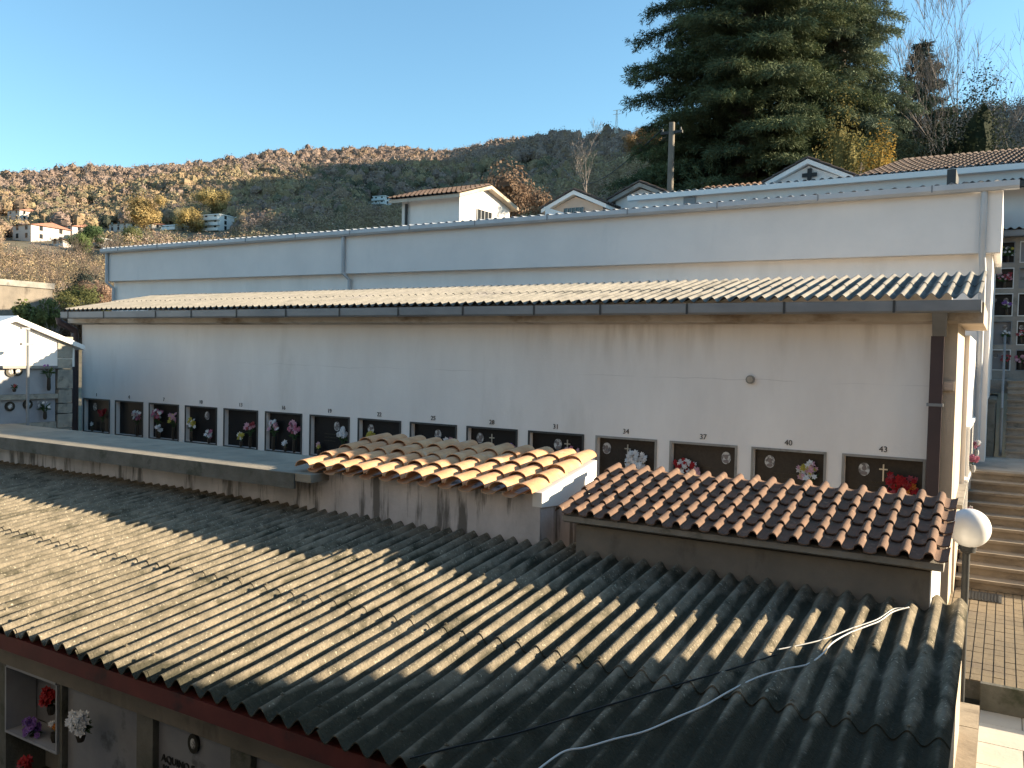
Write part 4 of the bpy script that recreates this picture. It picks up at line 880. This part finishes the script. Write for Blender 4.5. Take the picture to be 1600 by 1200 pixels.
# ------------------------------------------------------------ left side: ossuary, rear building
XO = -17.5
def ox(px, py): q = PX(px, py, XO); return float(q[1]), float(q[2])
t = thing('ossuary', 'stone-faced burial block with pale marble slabs and sunlit gable at the left edge', 'building', (XO-1, 12, -4))
yR = ox(113, 580)[0]; apx = (ox(18, 497)[0], ox(18, 497)[1]); rgt = (yR+.15, ox(113, 540)[1]); yl_ = apx[0]-(rgt[0]-apx[0])
zc = ox(60, 573)[1]
obj('gable_wall', MB().prism([(yl_, zc), (rgt[0]-.1, zc), (rgt[0]-.1, rgt[1]-.06), (apx[0], apx[1]-.06), (yl_, rgt[1]-.06)], 0, XO-4, XO-.0), M['plaster'], t)
mb = MB(); mb.prism([(apx[0], apx[1]-.05), (rgt[0]+.06, rgt[1]-.09), (rgt[0]+.06, rgt[1]+.01), (apx[0], apx[1]+.05)], 0, XO-4, XO+.12); mb.prism([(yl_-.25, rgt[1]-.17), (apx[0], apx[1]-.05), (apx[0], apx[1]+.05), (yl_-.25, rgt[1]-.07)], 0, XO-4, XO+.25); obj('roof', mb, M['white'], t)
ys0, ys1 = ox(89, 600)[0], yR; mb = MB(); random.seed(5); z = -4.2
while z < zc+.3:
    h_ = random.uniform(.22, .5); y = ys0
    while y < ys1-.05: 
        d_ = min(random.uniform(.3, .8), ys1-y); j = .03; mb.hexa([(XO-.3, y+.01, z+.01), (XO+random.uniform(.0, .05), y+.01, z+.01), (XO+random.uniform(0, .05), y+d_-.01, z+.01), (XO-.3, y+d_-.01, z+.01)], [(XO-.3, y+.01, z+h_-.01), (XO+random.uniform(0, .05), y+.01, z+h_-.01), (XO+random.uniform(0, .05), y+d_-.01, z+h_-.01), (XO-.3, y+d_-.01, z+h_-.01)]); y += d_
    z += h_
obj('stone_pillar', mb, M['stone'], t)
obj('core_wall', MB().box(XO-4, XO-.31, yl_, ys1-.02, -4.2, zc-.002), M['stone'], t)
zz = [ox(40, p_)[1] for p_ in (576, 616, 624, 661)]
obj('marble_slab', MB().box(XO-.28, XO-.03, yl_, ys0-.02, zz[1], zz[0]), M['marble_grey'], t); obj('marble_slab', MB().box(XO-.28, XO-.03, yl_, ys0-.02, zz[3], zz[2]), M['marble_grey'], t)
obj('ledge', MB().box(XO-.3, XO+.06, yl_, ys0-.01, zz[0]+.003, zz[0]+.06), M['conc'], t); obj('ledge', MB().box(XO-.3, XO+.06, yl_, ys0-.01, zz[2]+.003, zz[1]-.003), M['stone'], t); obj('base_wall', MB().box(XO-.3, XO+.0, yl_, ys0-.01, -4.2, zz[3]-.003), M['stone'], t)
for (px_, py_) in ((17, 581), (28, 580), (16, 635), (44, 632)):
    y_, z_ = ox(px_, py_); o = MB(); o.tube([(XO-.028, y_, z_), (XO-.0, y_, z_)], .1, 14); po = obj('portrait', o, M['bronze'], t); obj('likeness', MB().sphere((XO+.002, y_, z_), .05, 8, 5, (.2, 1, 1.2)), M['portrait'], po)
for (px_, py_, cs, lab, hh) in ((72, 610, ['violet'], 'dark statue-like vase with leaves on the upper marble slab', .5), (66, 655, ['white'], 'white flowers in a dark vase on the lower marble slab', .3), (18, 612, ['rose'], 'small dark vase at the left of the upper marble slab', .12)):
    y_, z_ = ox(px_, py_); bouquet('flower_bouquet', lab, (XO+.1, y_, z_), cs, 8 if 'white' in lab else 3, .14 if hh > .2 else .07, hh, leaf=26, flat=1, group='vases on the stone ossuary')
y_, z_ = ox(22, 515); t = thing('metal_post', 'thin grey post with bracket in front of the sunlit gable', 'post', (XO+.5, y_, -4)); obj('post', MB().tube([(XO+.5, y_, -4), (XO+.5, y_, z_)], .03, 8), M['zinc'], t, smooth='auto'); obj('bracket', MB().box(XO+.47, XO+.53, y_-.14, y_+.03, z_-.0, z_+.04), M['zinc'], t); obj('lower_bracket', MB().box(XO+.46, XO+.54, y_-.14, y_+.1, z_-.32, z_-.27), M['zinc'], t)
# rear plain building
XQ = -34.
a0 = PX(82, 443, XQ); a1 = PX(82, 497, XQ); t = thing('flat_building', 'plain beige flat-roofed building behind the ossuary at the left edge', 'building', (XQ, a0[1]-5, -4)); yq = float(a0[1])
obj('wall', MB().box(XQ-6, XQ-.5, yq-14, yq-.9, -4.2, a1[2]), M['plaster'], t); obj('parapet', MB().box(XQ-6.3, XQ, yq-14, yq, a1[2]+.002, PX(82, 452, XQ)[2]), M['render_dark'], t); obj('roof_edge', MB().box(XQ-6.35, XQ+.06, yq-14.1, yq+.06, PX(82, 452, XQ)[2]+.002, a0[2]), M['conc'], t)

# ------------------------------------------------------------ houses on the hillside
def ground_hit(px, py, r0=60, r1=900):
    d = ray(px, py); d = d/math.hypot(d[0], d[1]); r = r0
    while r < r1:
        if d[2]*r <= hfield(d[0]*r, d[1]*r): return d*r
        r += 1.5
    return d*r1
def house(lab, px0, px1, pyb, pyt, name='house', roofc='roofred', storeys=2, depth=9, flat=False, group=None, wallm='housewall'):
    g = ground_hit((px0+px1)/2, pyb); r = math.hypot(g[0], g[1]); d0 = ray(px0, pyb); d1 = ray(px1, pyb); dm = ray((px0+px1)/2, pyt)
    def at_r(d): return d*r/math.hypot(d[0], d[1])
    W = float(np.linalg.norm(at_r(d1)-at_r(d0))); H = float(at_r(dm)[2]-g[2]); rz_ = math.atan2(RT[1], RT[0])-.45
    W *= .8; t = thing(name, lab, 'house', (0, 0, 0), group); hr = H if flat else H*.78
    obj('wall', MB().box(-W/2, W/2, 0, depth, -3, hr), M[wallm], t)
    if flat: obj('roof', MB().box(-W/2-.3, W/2+.3, -.5, depth+.3, hr+.01, hr+.3), M['white'], t)
    else: obj('roof', MB().prism([(-.6, hr-.1), (depth+.6, hr-.1), (depth/2, H)], 0, -W/2-.5, W/2+.5), M[roofc], t)
    nst = storeys; nwin = max(2, int(W/3.2))
    for s_ in range(nst):
        for k in range(nwin):
            x = -W/2+W*(k+.5)/nwin; z = hr*(s_+.35)/nst; obj('window', MB().box(x-.5, x+.5, -.06, -.005, z, z+1.3), M['glassd'], t)
        for k in range(2):
            y = depth*(k+.5)/2; z = hr*(s_+.35)/nst; obj('window', MB().box(W/2+.005, W/2+.06, y-.5, y+.5, z, z+1.3), M['glassd'], t)
        if flat: obj('balcony', MB().box(-W/2-.2, W/2+.2, -1.3, -.07, hr*s_/nst+.02, hr*s_/nst+1.), M['white'], t)
    t.location = (g[0], g[1], g[2]); t.rotation_euler = (0, 0, rz_); HS.append((float(g[0]), float(g[1]), W)); return t
HS = []
house('pale house with red roof high at the left edge of the hillside', 0, 42, 345, 324)
house('long pale house with a blank side wall on the lower left hillside', 2, 66, 376, 344, depth=12)
house('white house with windowed side left of the green conifers', 82, 124, 372, 348)
house('pale beige house half hidden behind the golden trees', 156, 214, 362, 345)
house('white flat-roofed three-storey apartment house with long balconies', 284, 360, 362, 337, flat=True, storeys=3, depth=10, wallm='white')
house('low white shed between the houses', 143, 165, 386, 374, flat=True, storeys=1)
house('low pale house below the long blank one', 72, 108, 384, 371, storeys=1)
house('low pale outbuilding left of the apartment house', 248, 286, 360, 353, storeys=1, flat=True)
house('small pale house between the long house and the windowed one', 48, 78, 366, 350, storeys=1)
house('pale low house at the right of the green conifers', 218, 244, 358, 347, storeys=1)
house('pale flat-roofed house in the shade of the wooded slope', 578, 606, 320, 307, flat=True, storeys=2, wallm='white')
# pylon
g = ground_hit(963, 208, 120, 330); t = thing('power_pylon', 'thin pale lattice pylon on the wooded ridge', 'pylon', tuple(g)); H = 9.; m_ = MB()
for sx, sy in ((-1, -1), (1, -1), (1, 1), (-1, 1)): m_.tube([(g[0]+sx*.5, g[1]+sy*.5, g[2]), (g[0]+sx*.12, g[1]+sy*.12, g[2]+H)], .07, 4)
for k in range(8):
    z0_ = g[2]+H*k/8; q = .5-.38*k/8; m_.tube([(g[0]-q, g[1]-q, z0_), (g[0]+q, g[1]-q, z0_+H/8)], .04, 3); m_.tube([(g[0]+q, g[1]-q, z0_), (g[0]-q, g[1]-q, z0_+H/8)], .04, 3)
obj('tower', m_, M['white'], t)
for z_ in (.97, .8): obj('crossarm', MB().box(g[0]-1.6, g[0]+1.6, g[1]-.07, g[1]+.07, g[2]+H*z_, g[2]+H*z_+.18), M['white'], t)

# ------------------------------------------------------------ trees
def bare_tree(name, lab, base, H, spread=.35, depth=5, m='bark_pale', r0=None, seed=1, group=None, cat='tree', up=.5):
    rnd = random.Random(seed); t = thing(name, lab, cat, tuple(base), group); tr = MB(); br = MB(); r0 = r0 or H*.012
    def grow(p, d, L_, r, k, mb):
        pts = [p]; rr = [r]; q = p.copy(); dd = d.copy()
        for i in range(3): dd = (dd+Vector((rnd.uniform(-.12, .12), rnd.uniform(-.12, .12), rnd.uniform(0, .1)))).normalized(); q = q+dd*L_/3; pts.append(q.copy()); rr.append(r*(1-.18*(i+1)))
        mb.tube(pts, rr, 6 if k > 2 else 3, False)
        if k == 0: return
        for i in range(rnd.choice([2, 3, 3]) if k > 1 else 3):
            nd = (dd+Vector((rnd.uniform(-1, 1), rnd.uniform(-1, 1), rnd.uniform(-.2, .8)*up*2))*spread*1.6).normalized(); s_ = pts[rnd.choice([2, 3, 3])]
            grow(s_.copy(), nd, L_*rnd.uniform(.6, .82), max(.009, rr[-1]*.68), k-1, br)
    b = Vector(base); top = b+Vector((0, 0, H*.42)); tr.tube([b, b+Vector((.02*H*.2, 0, H*.2)), top], [r0, r0*.8, r0*.65], 8)
    for i in range(6):
        a = rnd.uniform(0, 6.28); s_ = b+Vector((0, 0, H*rnd.uniform(.22, .42))); grow(s_, Vector((math.cos(a)*spread, math.sin(a)*spread, 1)).normalized(), H*.2, r0*.42, depth-1, br)
    grow(top, Vector((0, 0, 1)), H*.25, r0*.6, depth, br)
    obj('trunk', tr, M[m], t, smooth=True); obj('branches', br, M[m], t); return t
def conifer(name, lab, base, H, R, nb, seed, col, z0=.08, droop=.25, blade=.42, per=26, dens=1., bw=.045, up=.0, sub=7, cat='tree'):
    rg = np.random.default_rng(seed); t = thing(name, lab, cat, tuple(base)); b = np.array(base, float); br = MB()
    tr = MB(); tr.tube([b, b+(0, 0, H*.5), b+(0, 0, H)], [H*.022, H*.013, .02], 10); obj('trunk', tr, M['bark'], t, smooth=True)
    P0 = []; D0 = []; SH = []
    for i in range(nb):
        k = (i+.5)/nb; zz = H*(z0+(1-z0)*k); a = i*2.39996+rg.uniform(-.4, .4); prof = (1-k)**.75*(.62+.45*rg.random()); L_ = R*max(.06, prof)
        if k < .12: L_ *= .8
        d = np.array([math.cos(a), math.sin(a), 0]); n = 7; pts = []
        for j in range(n+1):
            s = j/n; pts.append(b+np.array([0, 0, zz])+d*L_*s+np.array([0, 0, 1])*L_*(up*s+.12*s-droop*s*s))
        br.tube(pts, [.010*H*.35*(1-.85*j/n)*(1-k*.6) for j in range(n+1)], 5, False)
        side = np.array([-d[1], d[0], 0])
        nsb = max(4, int(L_*sub*dens))
        for q in range(nsb):
            s = .18+.82*(q+rg.random())/nsb; j = min(n-1, int(s*n)); p = np.array(pts[j])+(np.array(pts[j+1])-np.array(pts[j]))*(s*n-j)
            sg = 1 if q % 2 else -1; sl2 = (.30*(1-s)+.12)*L_*rg.uniform(.5, 1.3)
            sd = d*.55+side*sg*rg.uniform(.5, 1.1)+np.array([0, 0, rg.uniform(-.25, .1)]); sd /= np.linalg.norm(sd); m_ = max(2, int(sl2*3.2*dens)+1)
            for u in range(m_):
                f = (u+rg.random())/m_; pp = p+sd*sl2*f-np.array([0, 0, 1])*droop*.8*sl2*f*f
                P0.append(pp); D0.append(sd); SH.append(s)
    obj('branches', br, M['bark'], t, smooth=True)
    P0 = np.array(P0); D0 = np.array(D0); SH = np.array(SH); N = len(P0); idx = np.repeat(np.arange(N), per); T = N*per
    dd = D0[idx]*.8+rg.normal(size=(T, 3))*.55; dd[:, 2] -= droop*1.1; dd /= np.linalg.norm(dd, axis=1)[:, None]
    st = P0[idx]+rg.normal(size=(T, 3))*.09; L_ = blade*(.5+.8*rg.random(T))[:, None]
    sd = np.cross(dd, rg.normal(size=(T, 3))); sd /= np.linalg.norm(sd, axis=1)[:, None]; w_ = bw*(.6+.7*rg.random(T))[:, None]
    V = np.stack([st, st+dd*L_*.45+sd*w_, st+dd*L_, st+dd*L_*.45-sd*w_], 1)
    cl = np.array([[noise.noise(Vector(p*.45))] for p in P0]); c = np.array(col)[None, :]*(1+.35*cl)[idx]*(.7+.6*rg.random(T))[:, None]; c = c+np.maximum(0, cl[idx])*np.array([[.035, .03, .0]])
    quadobj('foliage', V, M['needle'], t, np.clip(c, .005, 1)); print(lab[:20], T); return t
def shrub(name, lab, base, R, H, col, n=900, qs=.05, cat='shrub', group=None, stems=6):
    t = thing(name, lab, cat, tuple(base), group); b = np.array(base, float); k = 9
    cen = b+np.stack([rng.normal(size=k)*R*.38, rng.normal(size=k)*R*.38, H*(.35+.5*rng.random(k))], 1); rad = R*(.35+.3*rng.random(k)); hh = rad*H/R*.55
    V, c = crowns(cen, rad, hh, np.array(col)[None, :]*(.8+.4*rng.random(k))[:, None], 2*n//k, qs/R*1.2, .3, .35, .45); V3, c3 = cores(cen, rad, hh, np.tile(np.array(col), (k, 1)), .4); V = np.concatenate([V, V3]); c = np.concatenate([c, c3]); quadobj('foliage', V, M['leafcol'], t, c)
    s_ = MB()
    for i in range(stems):
        a = random.uniform(0, 6.28); s_.tube([b, b+(R*.3*math.cos(a), R*.3*math.sin(a), H*.45), b+(R*.55*math.cos(a), R*.55*math.sin(a), H*.8)], [.05*H*.3, .03*H*.3, .01*H*.3], 5, False)
    obj('stems', s_, M['bark'], t); return t
def behind(px, py, Y): p = PY(px, py, Y); return p
c = PY(1168, 290, 43); conifer('cedar_tree', 'huge dark green drooping cedar rising beyond the top of the photo', (c[0], 43, 1.2), 36, 8.6, 310, 3, (.095, .12, .062), z0=.03, droop=.24, blade=.25, per=22, bw=.02, dens=1.15)
c = PY(1305, 260, 46); conifer('cedar_tree', 'paler grey-green drooping cedar merging with the right side of the huge one', (c[0], 46, 1.5), 27, 5.6, 230, 9, (.12, .15, .10), z0=.04, droop=.38, blade=.28, per=22, bw=.02, dens=1.2)
c = PY(1435, 230, 60); ht = float(PY(1432, 68, 60)[2]); conifer('fir_tree', 'dark blue-green fir standing right of the cedars', (c[0], 60, 2), ht-2, 6.2, 130, 4, (.04, .065, .052), z0=.02, droop=.1, blade=.4, per=16, bw=.035)
for i, (px_, Y_, H_, sd_, lb) in enumerate(((1487, 52, 11, 3, 'tall bare pale tree right of the blue fir'), (1440, 56, 9.6, 8, 'slender bare tree in front of the blue fir'), (1592, 58, 12, 5, 'bare tree cut by the upper right edge of the photo'), (1395, 62, 13, 12, 'bare twiggy tree showing above the right cedar'))):
    c = PY(px_, 250, Y_); top = float(PY(px_, [5, 100, 60, 30][i], Y_)[2]); bare_tree('bare_tree', lb, (c[0], Y_, 1.5), top-1.5, spread=.34 if i == 0 else .4, depth=6 if i == 0 else 4, seed=sd_, up=.7, r0=.17)
for i, (px_, pyt, Y_, R_, lb) in enumerate(((1520, 158, 50, 2.6, 'dark evergreen bush mass behind the tiled roof'), (1585, 185, 46, 2.4, 'dark evergreen bush at the right edge behind the tiled roof'), (1445, 168, 49, 2.4, 'dark evergreen bush under the blue fir'))):
    c = PY(px_, 250, Y_); top = float(PY(px_, pyt, Y_)[2]); shrub('evergreen_bush', lb, (c[0], Y_, 1), R_, top-1, (.035, .045, .025), n=9000, qs=.085, stems=5)
c = PY(1365, 262, 37.5); top = float(PY(1350, 205, 37.5)[2]); shrub('golden_shrub', 'golden yellow autumn shrub at the foot of the right cedar', (c[0], 37.5, 1), 1.15, top-1, (.36, .24, .06), n=5000, qs=.07)
c = PY(1328, 262, 38.5); top = float(PY(1320, 190, 38.5)[2]); shrub('golden_shrub', 'taller olive and yellow shrub left of the golden one', (c[0], 38.5, 1), 1.0, top-1, (.22, .19, .07), n=5000, qs=.07)
# valley-side bare trees and shrubs by the left
gl = [(915, 330, 205, 'bare pale tree with white trunk on the brown slope above the beige chapel', 62, 9)]
for px_, pyb, pyt, lb, Y_, sd_ in gl:
    c = PY(px_, pyb, Y_); top = float(PY(px_, pyt, Y_)[2]); bare_tree('bare_tree', lb, (c[0], Y_, float(c[2])-.5), top-c[2], spread=.4, depth=5, seed=sd_)
for k, (px_, pyb, pyt, r_) in enumerate([(18, 440, 395, 110), (60, 445, 388, 105), (98, 448, 385, 100), (128, 450, 390, 100), (150, 455, 392, 95), (185, 440, 392, 110)]):
    d = ray(px_, pyb); d = d/math.hypot(d[0], d[1])*r_; e_ = ray(px_, pyt); e_ = e_/math.hypot(e_[0], e_[1])*r_; zg_ = hfield(d[0], d[1]); bare_tree('bare_tree', ['leftmost bare tree of the row below the houses', 'second bare tree from the left in the row below the houses', 'third bare tree from the left in the row below the houses', 'fourth bare tree from the left in the row below the houses', 'fifth bare tree from the left in the row below the houses', 'bare tree just above the left end of the white building'][k], (d[0], d[1], min(zg_, d[2])), float(e_[2]-min(zg_, d[2])), spread=.5, depth=5, seed=20+k, group='bare trees below the houses', m='bark')
XT = -25.
c = PX(78, 525, XT); top = PX(75, 470, XT); bare_tree('ivy_tree', 'small forked tree with pale trunk and green crown behind the ossuary roof', (XT, c[1], c[2]-1.5), float(top[2]-c[2])+1.5, spread=.45, depth=3, seed=3, r0=.06)
c = PX(72, 506, XT); shrub('green_bush', 'bright green leafy crown beside the rear beige building', (XT-.3, c[1], c[2]-.35), .5, 1.0, (.12, .135, .05), n=3000, qs=.06)
for k, (px_, py_, col, lb, r_, R_) in enumerate([(130, 478, (.10, .11, .045), 'low green hedge above the left end of the corrugated roof', 60, 1.3), (100, 484, (.13, .13, .05), 'low olive shrub beside the green hedge', 56, 1.2), (155, 462, (.27, .18, .13), 'pinkish brown leafless shrub by the white building', 70, 1.6), (125, 458, (.05, .06, .05), 'dark round evergreen shrub above the hedge', 80, 2.0), (120, 505, (.26, .17, .11), 'brown bramble patch behind the gutter end', 40, 1.2), (95, 512, (.2, .13, .1), 'reddish brown bramble behind the ossuary roof', 42, 1.2),
        (300, 345, (.36, .27, .11), 'golden round tree beside the apartment house', 300, 5.5), (335, 318, (.36, .28, .12), 'big golden tree above the apartment house', 330, 7), (225, 330, (.34, .25, .11), 'golden tree above the pale houses', 280, 6), (140, 370, (.07, .11, .05), 'green conifer between the white houses', 240, 3.2), (125, 385, (.12, .16, .06), 'light green tree in front of the white house', 210, 3.2), (205, 372, (.15, .16, .07), 'olive tree among the lower houses', 230, 3.6),
        (805, 315, (.24, .165, .115), 'round rust-brown sunlit tree right of the white chapel', 120, 5.2), (1005, 222, (.28, .18, .09), 'golden bushes on the slope left of the utility pole', 150, 3)]):
    d = ray(px_, py_); d = d/math.hypot(d[0], d[1])*r_; R_ = float(R_); H_ = R_*1.7
    shrub('shrub' if r_ < 100 else 'autumn_tree', lb, (d[0], d[1], d[2]-H_*.55), R_, H_, col, n=4500, qs=R_*.05, cat='shrub' if r_ < 100 else 'tree')


# ------------------------------------------------------------ unseen block added behind the camera to cut sky and bounce warm light
t = thing('unseen_rear_block', 'unseen block added behind the camera to cut sky and bounce light', 'building', (-6, -4, -4))
obj('wall', MB().box(-16, 3.4, -8, -1.6, -4.2, 6.5), M['render_grey'], t); obj('roof', MB().prism([(-8.4, 6.505), (-1.2, 6.505), (-4.8, 7.9)], 0, -16.3, 3.6), M['roofdark'], t)  # body and top of the added unseen block
for x in range(-15, 3, 3):
    for z in (-2.6, .4, 3.4): wn = obj('window', MB().box(x, x+1.1, -1.595, -1.56, z, z+1.5), M['glassd'], t); obj('sill', MB().box(x-.1, x+1.2, -1.595, -1.45, z-.08, z-.003), M['conc'], wn)
